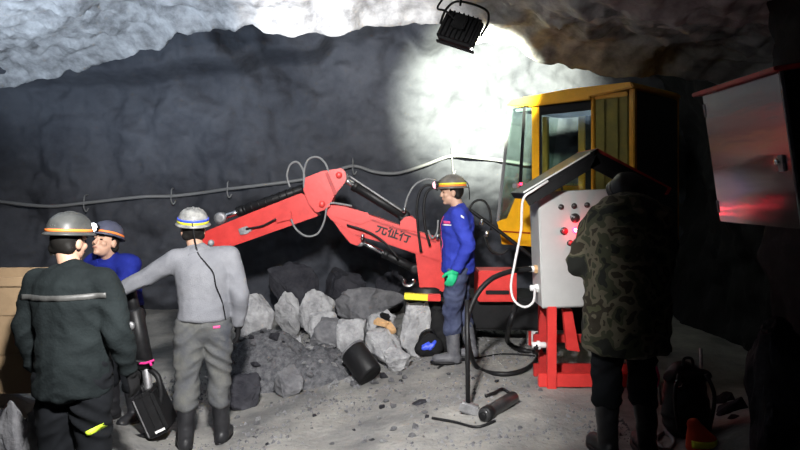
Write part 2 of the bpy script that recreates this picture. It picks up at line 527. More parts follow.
rock('boulder', 'wide dark boulder at the back wall under the red elbow', (374, 270, 408, 296), 8.35, 'rock_dark', 74, 0.7)
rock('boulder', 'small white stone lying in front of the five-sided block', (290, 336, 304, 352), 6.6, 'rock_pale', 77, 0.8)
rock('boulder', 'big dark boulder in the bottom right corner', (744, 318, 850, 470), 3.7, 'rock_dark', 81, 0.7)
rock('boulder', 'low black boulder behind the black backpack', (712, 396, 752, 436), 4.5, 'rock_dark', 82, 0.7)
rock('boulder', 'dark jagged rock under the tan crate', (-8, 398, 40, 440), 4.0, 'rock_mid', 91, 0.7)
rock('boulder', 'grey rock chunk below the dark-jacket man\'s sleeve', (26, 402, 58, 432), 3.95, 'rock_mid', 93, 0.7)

rnd = random.Random(4)
OCC += [(-1.47, 4.8, .35), (-2.35, 5.3, .35), (-1.85, 3.62, .35), (1.42, 4.0, .35), (.52, 4.73, .2), (.75, 4.75, .25), (1.95, 4.3, .25), (1.93, 4.05, .22), (-1.7, 4.3, .35), (-1.9, 4.85, .25), (.15, 6.35, .2)]
# broken stones of the pile, each its own stone
stone_src = [rock_mesh(200 + k, 1, 0.85, 0.7, npts=12, cuts=0) for k in range(6)]
stone_me = []
for k, b_ in enumerate(stone_src):
    for mt in ('rock_pale', 'rock_mid', 'rock_dark'):
        me = bpy.data.meshes.new('stone'); b_.to_mesh(me); me.materials.append(MT[mt]); stone_me.append((mt, me))
    b_.free()


def stone(x, y, s, mt, label, group, rz, lift=0.0):
    for ox, oy, orr in OCC:
        if (x - ox) ** 2 + (y - oy) ** 2 < (orr + s * .5) ** 2: return None
    OCC.append((x, y, s * .5))
    opts = [me for (m_, me) in stone_me if m_ == mt]
    me = opts[rnd.randrange(len(opts))]
    o = bpy.data.objects.new('stone', me); col.objects.link(o)
    o.location = (x, y, floor_z(x, y) - 0.12 * s + lift); o.scale = (s, s, s * rnd.uniform(0.6, 1.0))
    o.rotation_euler = (rnd.uniform(-.3, .3), rnd.uniform(-.3, .3), rz)
    return tag(o, label, 'stone', group)


for k in range(420):
    px = rnd.uniform(232, 415); d = rnd.uniform(5.85, 7.5)
    x = (px - 400) * d / F
    mt = rnd.choice(['rock_pale', 'rock_mid', 'rock_mid', 'rock_dark'])
    lab = {'rock_pale': 'pale broken stone lying in the rubble pile', 'rock_mid': 'grey broken stone lying in the rubble pile', 'rock_dark': 'dark broken stone lying in the rubble pile'}[mt]
    stone(x, d, rnd.choice([.05, .07, .09, .12, .16]), mt, lab, 'broken stones in the rubble pile', rnd.uniform(0, 6))
for k in range(90):
    px = rnd.uniform(230, 560); d = rnd.uniform(4.4, 6.2)
    x = (px - 400) * d / F
    if 0.2 < x < 0.9 and d > 5.8: continue
    mt = rnd.choice(['rock_pale', 'rock_mid', 'rock_mid', 'rock_dark'])
    lab = {'rock_pale': 'small pale stone scattered on the open muddy floor', 'rock_mid': 'small grey stone scattered on the open muddy floor', 'rock_dark': 'small dark stone scattered on the open muddy floor'}[mt]
    stone(x, d, rnd.uniform(0.025, 0.06), mt, lab, 'stones on the open floor', rnd.uniform(0, 6))
for k in range(26):
    x = rnd.uniform(-3.5, -2.2); y = rnd.uniform(3.6, 4.3)
    stone(x, y, rnd.uniform(0.06, 0.16), rnd.choice(['rock_mid', 'rock_dark']), 'dark stone in the heap under the tan crate', 'stones under the crate', rnd.uniform(0, 6))
for k in range(26):
    x = rnd.uniform(1.75, 2.5); y = rnd.uniform(3.9, 5.0)
    stone(x, y, rnd.uniform(0.05, 0.14), 'rock_dark', 'dark stone lying in the shadow along the right wall', 'stones along the right wall', rnd.uniform(0, 6))

# stones lying on the heaps
def heap_top(cx, cy, rx, ry, h, x, y):
    r2 = ((x - cx) / rx) ** 2 + ((y - cy) / ry) ** 2
    return (h + 0.06) * max(0, 1 - r2 * 0.75) ** 0.8 - 0.06


for k in range(75):
    if k % 3 == 0:
        hpz = (-1.37, 6.45, 0.47, 0.40, 0.44); mt = rnd.choice(['rock_mid', 'rock_dark', 'rock_mid'])
        lab = {'rock_mid': 'grey chip of stone on the dark rounded gravel heap', 'rock_dark': 'dark chip of stone on the dark rounded gravel heap'}[mt]
    else:
        hpz = (-0.86, 6.35, 0.42, 0.35, 0.26); mt = rnd.choice(['rock_pale', 'rock_mid', 'rock_pale'])
        lab = {'rock_mid': 'grey chip of stone on the low gravel heap', 'rock_pale': 'white chip of stone on the low gravel heap'}[mt]
    a = rnd.uniform(0, 6.28); q = math.sqrt(rnd.random()) * .9
    x = hpz[0] + hpz[2] * q * math.cos(a); y = hpz[1] + hpz[3] * q * math.sin(a)
    keep, OCC = OCC, [t for t in OCC if t[2] < .1]
    o = stone(x, y, rnd.choice([.035, .05, .07, .10]), mt, lab, 'chips on the gravel heaps', rnd.uniform(0, 6), heap_top(*hpz, x, y))
    if o: keep.append((x, y, .03))
    OCC = keep

# fine gravel nobody could count
gv, gf = [], []


def grain(x, y, s):
    z = floor_z(x, y); b0 = len(gv)
    a = rnd.uniform(0, 6)
    for k in range(3):
        gv.append((x + s * math.cos(a + k * 2.1) * rnd.uniform(.7, 1.2), y + s * math.sin(a + k * 2.1) * rnd.uniform(.7, 1.2), z - s * .3))
    gv.append((x + s * rnd.uniform(-.3, .3), y + s * rnd.uniform(-.3, .3), z + s * rnd.uniform(.4, 1.0)))
    gf.extend([(b0, b0 + 1, b0 + 3), (b0 + 1, b0 + 2, b0 + 3), (b0 + 2, b0, b0 + 3), (b0, b0 + 2, b0 + 1)])


for k in range(11000):
    x = rnd.uniform(-2.4, 1.6); y = rnd.uniform(4.2, 7.6)
    if fbm(x * 1.1, y * 1.1, 12) + (0.35 if y > 6.0 else 0) < rnd.uniform(-0.25, 0.6): continue
    grain(x, y, rnd.choice([.008, .01, .012, .018, .026]))
for k in range(900):
    grain(rnd.uniform(-3.6, -2.0), rnd.uniform(3.5, 4.4), rnd.uniform(.012, .04))
me = bpy.data.meshes.new('gravel'); me.from_pydata(gv, [], gf)
tag(link_mesh('gravel', me, 'rock_mid'), 'fine grey gravel strewn over the muddy mine floor', 'gravel', kind='stuff')


def heap_pt(cx, cy, rx, ry, h, u, v):
    x = cx + rx * (2 * u - 1) * 1.3; y = cy + ry * (2 * v - 1) * 1.3
    r2 = ((x - cx) / rx) ** 2 + ((y - cy) / ry) ** 2
    return (x, y, floor_z(x, y) - 0.06 + (h + 0.06) * max(0, 1 - r2 * 0.75) ** 0.8 + 0.03 * fbm(x * 7, y * 7, 3) + 0.014 * fbm(x * 22, y * 22, 3))


hp = grid_mesh('gravel_heap', 70, 60, lambda u, v: heap_pt(-1.37, 6.45, 0.47, 0.40, 0.44, u, v), 'gravel')
tag(hp, 'rounded heap of dark fine gravel beside the grey-sweater man', 'gravel heap', kind='stuff')
hp = grid_mesh('gravel_heap', 60, 50, lambda u, v: heap_pt(-0.86, 6.35, 0.42, 0.35, 0.26, u, v), 'gravel')
tag(hp, 'low heap of grey gravel in front of the pale blocks', 'gravel heap', kind='stuff')

# ================================================================ people


def rc(p0, p1, r0, r1, flat=1.0, side=(1, 0, 0), cap0=1.0, cap1=1.0, seg=16):
    """closed tapered capsule; r along side, r*flat along the other axis"""
    p0, p1 = Vector(p0), Vector(p1)
    ax = p1 - p0; L = ax.length
    ax = ax / L if L > 1e-6 else Vector((0, 0, 1))
    s = Vector(side); s = s - ax * s.dot(ax)
    s = s.normalized() if s.length > 1e-4 else ax.orthogonal().normalized()
    t = ax.cross(s)
    rows = []
    for a in (-80, -55, -28, 0):
        a = math.radians(a); rows.append((p0 + ax * (r0 * math.sin(a) * cap0), r0 * math.cos(a)))
    for a in (0, 28, 55, 80):
        a = math.radians(a); rows.append((p1 + ax * (r1 * math.sin(a) * cap1), r1 * math.cos(a)))
    vs, fs = [], []
    for c, r in rows:
        for k in range(seg):
            an = 2 * math.pi * k / seg
            vs.append(c + s * (r * math.cos(an)) + t * (r * flat * math.sin(an)))
    n = len(rows)
    for i in range(n - 1):
        for k in range(seg):
            fs.append((i * seg + k, i * seg + (k + 1) % seg, (i + 1) * seg + (k + 1) % seg, (i + 1) * seg + k))
    fs.append(tuple(range(seg))[::-1]); fs.append(tuple((n - 1) * seg + k for k in range(seg)))
    return vs, fs


def el(c, r, R=None, seg=16, rings=10):
    c = Vector(c); vs, fs = [], []
    for i in range(rings + 1):
        th = math.pi * (0.02 + 0.96 * i / rings)
        for k in range(seg):
            a = 2 * math.pi * k / seg
            v = Vector((r[0] * math.sin(th) * math.cos(a), r[1] * math.sin(th) * math.sin(a), -r[2] * math.cos(th)))
            vs.append(c + (R @ v if R else v))
    for i in range(rings):
        for k in range(seg):
            fs.append((i * seg + k, i * seg + (k + 1) % seg, (i + 1) * seg + (k + 1) % seg, (i + 1) * seg + k))
    fs.append(tuple(range(seg))[::-1]); fs.append(tuple(rings * seg + k for k in range(seg)))
    return vs, fs


def organic(name, prims, voxel, mat, parent=None, smooth_it=4, fold=0.0, fseed=0.0, fscale=(6, 6, 13)):
    vs, fs = [], []
    for pv, pf in prims:
        b0 = len(vs)
        vs.extend(pv); fs.extend([tuple(i + b0 for i in f) for f in pf])
    me = bpy.data.meshes.new('tmp'); me.from_pydata(vs, [], fs); me.update()
    t = bpy.data.objects.new('tmp', me); col.objects.link(t)
    md = t.modifiers.new('r', 'REMESH'); md.mode = 'VOXEL'; md.voxel_size = voxel
    if smooth_it:
        ms = t.modifiers.new('s', 'SMOOTH'); ms.factor = 0.5; ms.iterations = smooth_it
    dg = bpy.context.evaluated_depsgraph_get()
    ev = t.evaluated_get(dg)
    out_me = bpy.data.meshes.new_from_object(ev)
    bpy.data.objects.remove(t); bpy.data.meshes.remove(me)
    out_me.name = name
    if fold > 0:
        n = len(out_me.vertices)
        co = np.empty(n * 3); out_me.vertices.foreach_get('co', co); co = co.reshape(-1, 3)
        no = np.array([tuple(v.normal) for v in out_me.vertices])
        fx, fy, fz_ = fscale
        d = np.array([(0.9 * (0.28 - abs(noise.noise(Vector((c[0] * fx + fseed, c[1] * fy, c[2] * fz_ + 1.2 * abs(c[0]) * fx)))))  +
                       0.35 * noise.noise(Vector((c[0] * fx * .8, c[1] * fy * .8 + fseed, c[2] * fz_ * .45)))) * fold for c in co])
        co += no * d[:, None]
        out_me.vertices.foreach_set('co', co.ravel())
    out_me.update()
    return link_mesh(name, out_me, mat, parent, True)


def hand(wrist, dirv, palm, thumb_side, curl=25.0, grow=0.0, k=1.0):
    """palm + four unequal fingers + thumb leaving the side of the palm"""
    wv = Vector(wrist); d = Vector(dirv).normalized()
    n = Vector(palm); n = (n - d * n.dot(d)).normalized()      # towards the palm side
    s = d.cross(n).normalized() * thumb_side                    # towards the thumb
    pr = [rc(wv - d * 0.02, wv + d * 0.075 * k, (0.029 + grow) * k, (0.041 + grow) * k, 0.42, s)]
    for off, ln in ((0.030, 0.080), (0.010, 0.090), (-0.011, 0.083), (-0.031, 0.066)):
        p = wv + d * 0.085 * k + s * off * k
        for q, fr in enumerate((0.45, 0.31, 0.24)):
            a = math.radians(curl * (0.6 + 0.7 * q))
            dd = d * math.cos(a) + n * math.sin(a)
            p2 = p + dd * ln * fr * k
            r0 = (0.0098 - 0.0012 * q + grow) * k
            pr.append(rc(p, p2, r0, r0 * 0.93, seg=10)); p = p2
    p = wv + d * 0.022 * k + s * 0.032 * k
    for q, (ln, aa) in enumerate(((0.042, 42), (0.030, 25), (0.025, 12))):
        dd = d * math.cos(math.radians(aa)) + s * math.sin(math.radians(aa)) + n * (0.25 + 0.1 * q)
        p2 = p + dd.normalized() * ln * k
        pr.append(rc(p, p2, (0.0135 - 0.0015 * q + grow) * k, (0.0122 - 0.0015 * q + grow) * k, seg=10)); p = p2
    return pr


def head_prims(c, R):
    c = Vector(c)
    def q(x, y, z): return c + R @ Vector((x, y, z))
    pr = [el(q(0, -0.008, 0.025), (0.077, 0.098, 0.098), R), el(q(0, 0.022, -0.045), (0.060, 0.072, 0.068), R),
          rc(q(0, 0.092, 0.018), q(0, 0.108, -0.020), 0.009, 0.015, seg=10), el(q(0, 0.068, -0.092), (0.026, 0.024, 0.020), R),
          rc(q(-0.035, 0.078, 0.032), q(0.035, 0.078, 0.032), 0.014, 0.014, seg=10),
          el(q(0, 0.083, -0.056), (0.022, 0.018, 0.015), R)]
    for sg in (-1, 1):
        pr.append(el(q(sg * 0.080, -0.012, -0.006), (0.010, 0.022, 0.033), R))
        pr.append(el(q(sg * 0.040, 0.062, -0.018), (0.024, 0.026, 0.024), R))
    return pr


def helmet(root, c, R, shell_mat, band_mats=('orange',), lamp=None, crest=True):
    base = Matrix.Translation(Vector(c)) @ R.to_4x4() @ Matrix.Translation((0, -0.004, 0.050))
    prof = [(0.100, 0.004), (0.128, 0.0), (0.148, -0.007), (0.151, -0.002), (0.147, 0.004), (0.134, 0.012), (0.129, 0.030), (0.124, 0.055), (0.110, 0.085), (0.085, 0.108), (0.050, 0.121), (0.015, 0.125)]
    sh = obj('helmet', lathe(bmesh.new(), prof, base, 28, 0.86, 1.02), shell_mat, root, True)
    if crest:
        for off in (-0.04, 0.0, 0.04):
            pts = []
            for k in range(9):
                a = math.radians(18 + 144 * k / 8)
                yy = -math.cos(a) * 0.130; zz = 0.008 + math.sin(a) * 0.118 * (1 - abs(off) * 1.6)
                pts.append(base @ Vector((off * math.sin(a), yy, zz)))
            obj('ridge', tube(bmesh.new(), pts, 0.008, 6), shell_mat, sh, True)
    for bi, bmn in enumerate(band_mats):
        z0 = 0.022 + 0.018 * bi
        obj('reflective_band', lathe(bmesh.new(), [(0.126, z0 - 0.008), (0.1345, z0 - 0.008), (0.1335, z0 + 0.008), (0.125, z0 + 0.008)], base, 28, 0.86, 1.02), bmn, sh, True)
    if lamp:
        p0 = base @ Vector((0, 0.122, 0.036)); p1 = base @ Vector((0, 0.172, 0.032))
        hl = obj('headlamp', lathe(bmesh.new(), [(0.024, 0), (0.034, 0.008), (0.038, 0.040), (0.034, 0.046)], along(p0, p1), 16), 'black', sh, True)
        ln = obj('lens', lathe(bmesh.new(), [(0.036, 0.042), (0.034, 0.054), (0.024, 0.066), (0.008, 0.071)], along(p0, p1), 16), lamp, sh, True)
        obj('lamp_cable', T([base @ Vector((0.0, 0.14, 0.05)), base @ Vector((0.06, 0.10, 0.085)), base @ Vector((0.07, -0.06, 0.09)), base @ Vector((0.03, -0.15, 0.03)), base @ Vector((0.03, -0.16, -0.12))], 0.005, 6), 'rubber', sh, True)
        return p1
    return None


def person(label, loc, rotz, J, mats, voxel=0.013, opts=None, scale=1.0, group='mine crew'):
    o_ = opts or {}
    root = thing('person', label, 'person', loc, math.radians(rotz), group)
    root.scale = (scale,) * 3
    g = lambda n: Vector(J[n])
    R = Matrix.Rotation(math.radians(J.get('yaw', 0)), 3, 'Z') @ Matrix.Rotation(math.radians(-J.get('pitch', 0)), 3, 'X') @ Matrix.Rotation(math.radians(J.get('roll', 0)), 3, 'Y')
    hc = g('head'); X = Vector((1, 0, 0))
    # -- body: one continuous surface
    pr = head_prims(hc, R)
    pr.append(rc(g('neck') - Vector((0, 0, .02)), hc + R @ Vector((0, -0.02, -0.05)), 0.062, 0.056))
    pr += [rc(g('pelvis'), g('waist'), 0.150, 0.135, 0.72, X), rc(g('waist'), g('chest'), 0.135, 0.165, 0.66, X), rc(g('chest'), g('neck') - Vector((0, 0, .06)), 0.165, 0.10, 0.62, X)]
    hands = {}
    for sd, sg in (('l', -1), ('r', 1)):
        pr += [rc(g('neck') - Vector((0, 0, .07)), g(sd + '_sho'), 0.07, 0.062), rc(g(sd + '_sho'), g(sd + '_elb'), 0.056, 0.042), rc(g(sd + '_elb'), g(sd + '_wri'), 0.041, 0.028)]
        hd = J.get(sd + '_hdir') or tuple(g(sd + '_wri') - g(sd + '_elb'))
        pn = J.get(sd + '_palm', (-sg, 0.15, 0))
        d = Vector(hd).normalized(); n = Vector(pn); n = (n - d * n.dot(d)).normalized()
        fwd = Vector(J.get(sd + '_thumb', (0, 1, 0)))
        ts = 1 if d.cross(n).dot(fwd) > 0 else -1
        hands[sd] = (g(sd + '_wri'), d, n, ts, J.get(sd + '_curl', 24))
        pr += hand(*hands[sd])
        pr += [rc(g(sd + '_hip'), g(sd + '_kne'), 0.080, 0.055), rc(g(sd + '_kne'), g(sd + '_ank'), 0.053, 0.038), rc(g(sd + '_ank'), g(sd + '_toe'), 0.040, 0.034, 0.7, X)]
    organic('body', pr, 0.0075, 'skin', root, 2)
    # -- hair and face
    def q(x, y, z): return hc + R @ Vector((x, y, z))
    organic('hair', [el(q(0, -0.022, 0.025), (0.083, 0.094, 0.095), R), rc(q(-.05, -0.055, -0.03), q(.05, -0.055, -0.03), 0.035, 0.035)], 0.01, 'hair', root, 2)
    for sg in (-1, 1):
        v_, f_ = el(q(sg * 0.031, 0.0815, 0.009), (0.012, 0.008, 0.006), R, 10, 6)
        me = bpy.data.meshes.new('eye'); me.from_pydata(v_, [], f_); link_mesh('eye', me, 'hair', root, True)
        v_, f_ = rc(q(sg * 0.014, 0.094, 0.036), q(sg * 0.048, 0.082, 0.034), 0.006, 0.004, seg=8)
        me = bpy.data.meshes.new('eyebrow'); me.from_pydata(v_, [], f_); link_mesh('eyebrow', me, 'hair', root, True)
    v_, f_ = rc(q(-0.018, 0.096, -0.056), q(0.018, 0.096, -0.056), 0.0065, 0.0065, 0.7, seg=8)
    me = bpy.data.meshes.new('mouth'); me.from_pydata(v_, [], f_); link_mesh('mouth', me, 'lip', root, True)
    # -- trousers
    tb = o_.get('trouser_r', 1.0)
    tp = [rc(g('pelvis') + Vector((0, 0, -.02)), g('waist'), 0.168, 0.150, 0.78, X)]
    for sd in 'lr':
        kn = g(sd + '_kne'); an = g(sd + '_ank'); cuff = an.lerp(kn, 0.52)
        tp += [rc(g(sd + '_hip'), kn, 0.112 * tb, 0.088 * tb), rc(kn, cuff, 0.088 * tb, 0.082 * tb, 1, X, 1, .5)]
    organic('trousers', tp, voxel, mats['trousers'], root, 4, 0.038, 3.3, (6, 6, 12))
    # -- boots
    for sd in 'lr':
        kn = g(sd + '_kne'); an = g(sd + '_ank'); to = g(sd + '_toe'); topb = an.lerp(kn, 0.70)
        bp_ = [rc(an + Vector((0, 0, .02)), topb, 0.058, 0.074, 1, X, 1, .15), rc(an + Vector((0, -.015, -.03)), to + Vector((0, 0, -.0)), 0.056, 0.050, 0.85, X), rc(an, an + Vector((0, -.02, -.035)), 0.056, 0.055)]
        bt = organic('boot', bp_, 0.011, mats.get('boots', 'boot'), root, 3, 0.010, 1.0 if sd == 'l' else 5.0, (8, 8, 18))
        dirf = to - an; dirf.z = 0; dirf.normalize()
        mid = (an + to) / 2
        S = Matrix.Translation((mid.x, mid.y, 0.014)) @ Matrix.Rotation(math.atan2(-dirf.x, dirf.y), 4, 'Z')
        sole = [(0.058 * math.cos(a) , 0.150 * math.sin(a) * (1.0), 0) for a in [2 * math.pi * k / 20 for k in range(20)]]
        obj('sole', prism([S @ Vector((x, y - 0.005, -0.012)) for x, y, z in sole], (0, 0, 0.024), 0), 'rubber', bt, True)
    # -- top
    tr = o_.get('top_r', 1.0); hem = o_.get('hem', 0.0); slv = o_.get('sleeve', 1.0)
    pe = g('pelvis') + Vector((0, 0, hem))
    jp = [rc(pe, g('waist'), 0.185 * tr, 0.180 * tr, 0.80, X, 0.15, 1), rc(g('waist'), g('chest'), 0.180 * tr, 0.205 * tr, 0.74, X), rc(g('chest'), g('neck') - Vector((0, 0, .05)), 0.205 * tr, 0.115, 0.66, X)]
    for sd in 'lr':
        sh, eb, wr = g(sd + '_sho'), g(sd + '_elb'), g(sd + '_wri')
        jp += [rc(g('neck') - Vector((0, 0, .065)), sh, 0.090, 0.088 * slv), rc(sh, eb, 0.086 * slv, 0.070 * slv), rc(eb, wr - (wr - eb).normalized() * .01, 0.070 * slv, 0.050 * slv, 1, X, 1, .2),
               rc(g('chest') + (sh - g('chest')) * .45, sh, 0.11 * tr, 0.084 * slv)]
    top = organic(o_.get('top_name', 'jacket'), jp, voxel, mats['top'], root, 4, o_.get('fold', 0.022), 7.7)
    # collar
    nk = g('neck'); hv = (hc + R @ Vector((0, -0.02, -0.08)) - nk)
    cr = o_.get('collar', 0.045)
    cb = bmesh.new()
    Mx = along(nk - Vector((0, 0, 0.045)), nk + hv)
    lathe(cb, [(0.105, 0.0), (0.092, 0.03), (0.080, 0.03 + cr), (0.074, 0.03 + cr), (0.070, 0.02)], Mx, 22)
    obj('collar', cb, mats.get('collar', mats['top']), top, True)
    # gloves
    for sd in 'lr':
        gm = mats.get(sd + '_glove')
        if gm:
            wv, d, n, ts, cu = hands[sd]
            pr2 = hand(wv, d, n, ts, cu, 0.0045)
            pr2.append(rc(wv - d * 0.05, wv, 0.044, 0.036))
            organic('glove', pr2, 0.006, gm, root, 2)
    lp = None
    if mats.get('helmet'):
        lp = helmet(root, hc, R, mats['helmet'], mats.get('bands', ('orange',)), mats.get('lamp'), o_.get('crest', True))
    bvh = BVHTree.FromPolygons([v.co for v in top.data.vertices], [tuple(p.vertices) for p in top.data.polygons])
    return root, top, bvh, lp, R, hc


def decal(name, bvh, origin, uvec, vvec, ray, nu, nv, mat, parent, off=0.005):
    """strip of cloth or tape laid on a garment by dropping a grid of points onto it"""
    o = Vector(origin); ray = Vector(ray).normalized()
    vs, ok, fs = [], [], []
    for j in range(nv + 1):
        for i in range(nu + 1):
            p = o + Vector(uvec) * (i / nu) + Vector(vvec) * (j / nv)
            h = bvh.ray_cast(p, ray)
            if h[0] is None: vs.append(p); ok.append(False)
            else: vs.append(h[0] - ray * off); ok.append(True)
    for j in range(nv):
        for i in range(nu):
            a = j * (nu + 1) + i; q4 = (a, a + 1, a + nu + 2, a + nu + 1)
            if all(ok[k] for k in q4) and max((vs[q4[k]] - vs[q4[(k + 1) % 4]]).length for k in range(4)) < 0.12: fs.append(q4)
    bm = bmesh.new(); bv = [bm.verts.new(v) for v in vs]
    for f in fs: bm.faces.new([bv[k] for k in f])
    bmesh.ops.delete(bm, geom=[v for v in bm.verts if not v.link_faces], context='VERTS')
    if bm.faces:
        bmesh.ops.solidify(bm, geom=list(bm.faces), thickness=0.003)
    return obj(name, bm, mat, parent, True)


def base_pose(**kw):
    J = dict(pelvis=(0, 0, .95), waist=(0, 0, 1.09), chest=(0, 0.0, 1.29), neck=(0, -.01, 1.475), head=(0, .035, 1.625),
             l_sho=(-.185, 0, 1.415), r_sho=(.185, 0, 1.415), l_elb=(-.255, -.04, 1.14), r_elb=(.255, -.04, 1.14), l_wri=(-.265, .06, .90), r_wri=(.265, .06, .90),
             l_hip=(-.095, 0, .90), r_hip=(.095, 0, .90), l_kne=(-.11, .025, .50), r_kne=(.11, .025, .50), l_ank=(-.12, -.02, .085), r_ank=(.12, -.02, .085),
             l_toe=(-.14, .135, .048), r_toe=(.14, .135, .048))
    J.update(kw)
    return J


# 1. dark jacket, back turned, near left
d = 3.62; x = (73 - 400) * d / F
r1, t1, b1, _, _, _ = person('person in dark jacket with a grey back stripe, back turned, tan crate beside', (x, d, floor_z(x, d)), -6,
    base_pose(l_elb=(-.275, -.03, 1.14), r_elb=(.285, -.03, 1.14), l_wri=(-.265, .07, .88), r_wri=(.305, .07, .88), l_sho=(-.19, 0, 1.395), r_sho=(.19, 0, 1.395), head=(-.045, .035, 1.62), yaw=-10, pitch=4),
    dict(top='jacket_dark', trousers='trouser_dark', boots='boot', helmet='helmet_dark', bands=('orange',), l_glove='black_glove', r_glove='black_glove'),
    opts=dict(top_r=1.16, sleeve=1.06, hem=-.17, fold=0.028, trouser_r=1.12))
decal('back_stripe', b1, (-.25, -.6, 1.315), (.50, 0, .015), (0, 0, .030), (0, 1, 0), 30, 2, 'grey_refl', t1)
decal('knee_stripe', BVHTree.FromPolygons([v.co for v in [c for c in r1.children if c.name.startswith('trousers')][0].data.vertices],
      [tuple(p.vertices) for p in [c for c in r1.children if c.name.startswith('trousers')][0].data.polygons]), (.13, -.6, .565), (.10, 0, .04), (0, 0, .03), (0, 1, 0), 12, 2, 'hivis', r1)
# chin strap tab by the ear
obj('ear_tab', B((-.140, .02, 1.585), (.006, .03, .07), Matrix.Rotation(.0, 4, 'Z'), .002), 'white', r1)

# 2. man in deep blue facing us, leaning over, headlamp lit
d = 5.3; x = (122 - 400) * d / F
r2, t2, b2_, lp2, _, _ = person('person in deep blue workwear facing out, bent over with a lit white headlamp', (x, d, floor_z(x, d)), 158,
    base_pose(waist=(0, .02, 1.07), chest=(0, .08, 1.20), neck=(0, .13, 1.375), head=(-.03, .20, 1.49), pitch=-18, l_sho=(-.185, .10, 1.315), r_sho=(.185, .10, 1.315),
              l_elb=(-.23, .22, 1.09), r_elb=(.23, .22, 1.09), l_wri=(-.16, .42, .98), r_wri=(.16, .42, .98), yaw=4),
    dict(top='blue_deep', trousers='trouser_dark', helmet='helmet_blue', bands=('orange',), lamp='lamp_white', l_glove='black_glove', r_glove='black_glove'), opts=dict(top_r=1.05))

# 3. grey sweater, back turned
d = 4.8; x = (204 - 400) * d / F
r3, t3, b3, _, R3, hc3 = person('person in light grey sweater, back turned, left arm stretched out', (x, d, floor_z(x, d)), 12,
    base_pose(l_sho=(-.19, .01, 1.405), l_elb=(-.42, .06, 1.27), l_wri=(-.655, .10, 1.155), r_elb=(.265, -.05, 1.13), r_wri=(.25, .04, .885), head=(-.085, .055, 1.615), neck=(-.045, 0, 1.47), pitch=-8, yaw=10,
              l_kne=(-.125, .02, .49), l_ank=(-.125, -.05, .085), l_toe=(-.17, .10, .048), r_kne=(.11, .05, .50), r_ank=(.125, .03, .085), r_toe=(.16, .18, .048)),
    dict(top='sweater', trousers='trouser_grey', boots='boot', helmet='helmet_pale', bands=('yellow_refl', 'blue_refl'), r_glove='black_glove', l_glove='black_glove'),
    opts=dict(top_name='sweater', fold=0.016, top_r=1.05, collar=.03, trouser_r=1.02, hem=.01, sleeve=.98))
# lamp cable running down his back
pts = []
for k, (cx, cz) in enumerate(((-.04, 1.47), (.015, 1.40), (.075, 1.32), (.095, 1.22), (.13, 1.12), (.15, 1.03), (.16, .96))):
    h = b3.ray_cast(Vector((cx, -.6, cz)), Vector((0, 1, 0)))
    pts.append((h[0] if h[0] else Vector((cx, -.16, cz))) + Vector((0, -.006, 0)))
obj('lamp_cable', tube(bmesh.new(), [hc3 + Vector((0.01, -.15, 0.06))] + pts, 0.006, 6), 'rubber', r3, True)
tr3 = [c for c in r3.children if c.name.startswith('trousers')][0]
decal('pocket_tag', BVHTree.FromPolygons([v.co for v in tr3.data.vertices], [tuple(p.vertices) for p in tr3.data.polygons]), (.075, -.6, .905), (.05, 0, 0), (0, 0, .018), (0, 1, 0), 4, 2, 'magenta', r3)

# 4. standing man in royal blue, side on
d = 6.2; x = (458 - 400) * d / F
r4, t4, b4, lp4, _, _ = person('person in royal blue jacket and green glove, standing side-on by the red boom', (x, d, floor_z(x, d)), 84,
    base_pose(l_elb=(-.245, -.10, 1.14), l_wri=(-.235, .02, .895), r_elb=(.245, -.09, 1.14), r_wri=(.24, .03, .90), head=(0, .055, 1.625),
              l_kne=(-.10, .06, .50), l_ank=(-.11, .04, .085), l_toe=(-.12, .195, .048), r_kne=(.10, -.03, .50), r_ank=(.11, -.13, .085), r_toe=(.12, .03, .048), pitch=2),
    dict(top='blue', trousers='jeans', boots='boot_dusty', helmet='helmet_brown', bands=('orange', 'yellow_refl'), lamp='lamp_pink', l_glove='green_glove', r_glove='green_glove'),
    opts=dict(top_r=1.10, hem=-.08, fold=0.022, trouser_r=.98))
bd = decal('chest_badge', b4, (-.6, .07, 1.335), (0, .07, 0), (0, 0, .025), (1, 0, 0), 5, 2, 'magenta', t4)
decal('badge_lettering', b4, (-.6, .06, 1.318), (0, .085, 0), (0, 0, .010), (1, 0, 0), 6, 1, 'white', t4)
decal('placket', b4, (-.06, .7, 1.02), (0.022, 0, 0), (0, 0, .38), (0, -1, 0), 1, 16, 'magenta', t4)
decal('shoulder_tab', b4, (-.6, -.06, 1.385), (0, .03, .02), (0, 0, .02), (1, 0, 0), 3, 2, 'white', t4)

# 5. camouflage coat, back turned, at the control panel
d = 4.0; x = (626 - 400) * d / F
r5, t5, b5, _, _, _ = person('person in camouflage coat, back turned, working at the control cabinet', (x, d, floor_z(x, d)), 6,
    base_pose(waist=(0.01, .0, 1.09), chest=(.035, .03, 1.27), neck=(0.07, .07, 1.45), head=(.09, .20, 1.50), pitch=-38, l_sho=(-.125, .06, 1.38), r_sho=(.235, .06, 1.38),
              l_elb=(-.225, .13, 1.12), r_elb=(.29, .16, 1.15), l_wri=(-.02, .38, 1.20), r_wri=(.15, .40, 1.20), l_palm=(.3, 1, 0), r_palm=(-.3, 1, 0), l_thumb=(1, 0, 0), r_thumb=(-1, 0, 0), l_hdir=(.2, .6, .5), r_hdir=(-.2, .6, .5)),
    dict(top='camo', trousers='trouser_dark', boots='boot', helmet='helmet_black', bands=('black',), l_glove='black_glove', r_glove='black_glove'),
    opts=dict(top_r=1.40, sleeve=1.25, hem=-.32, fold=0.030, collar=.07, top_name='coat', crest=False), scale=1.06)

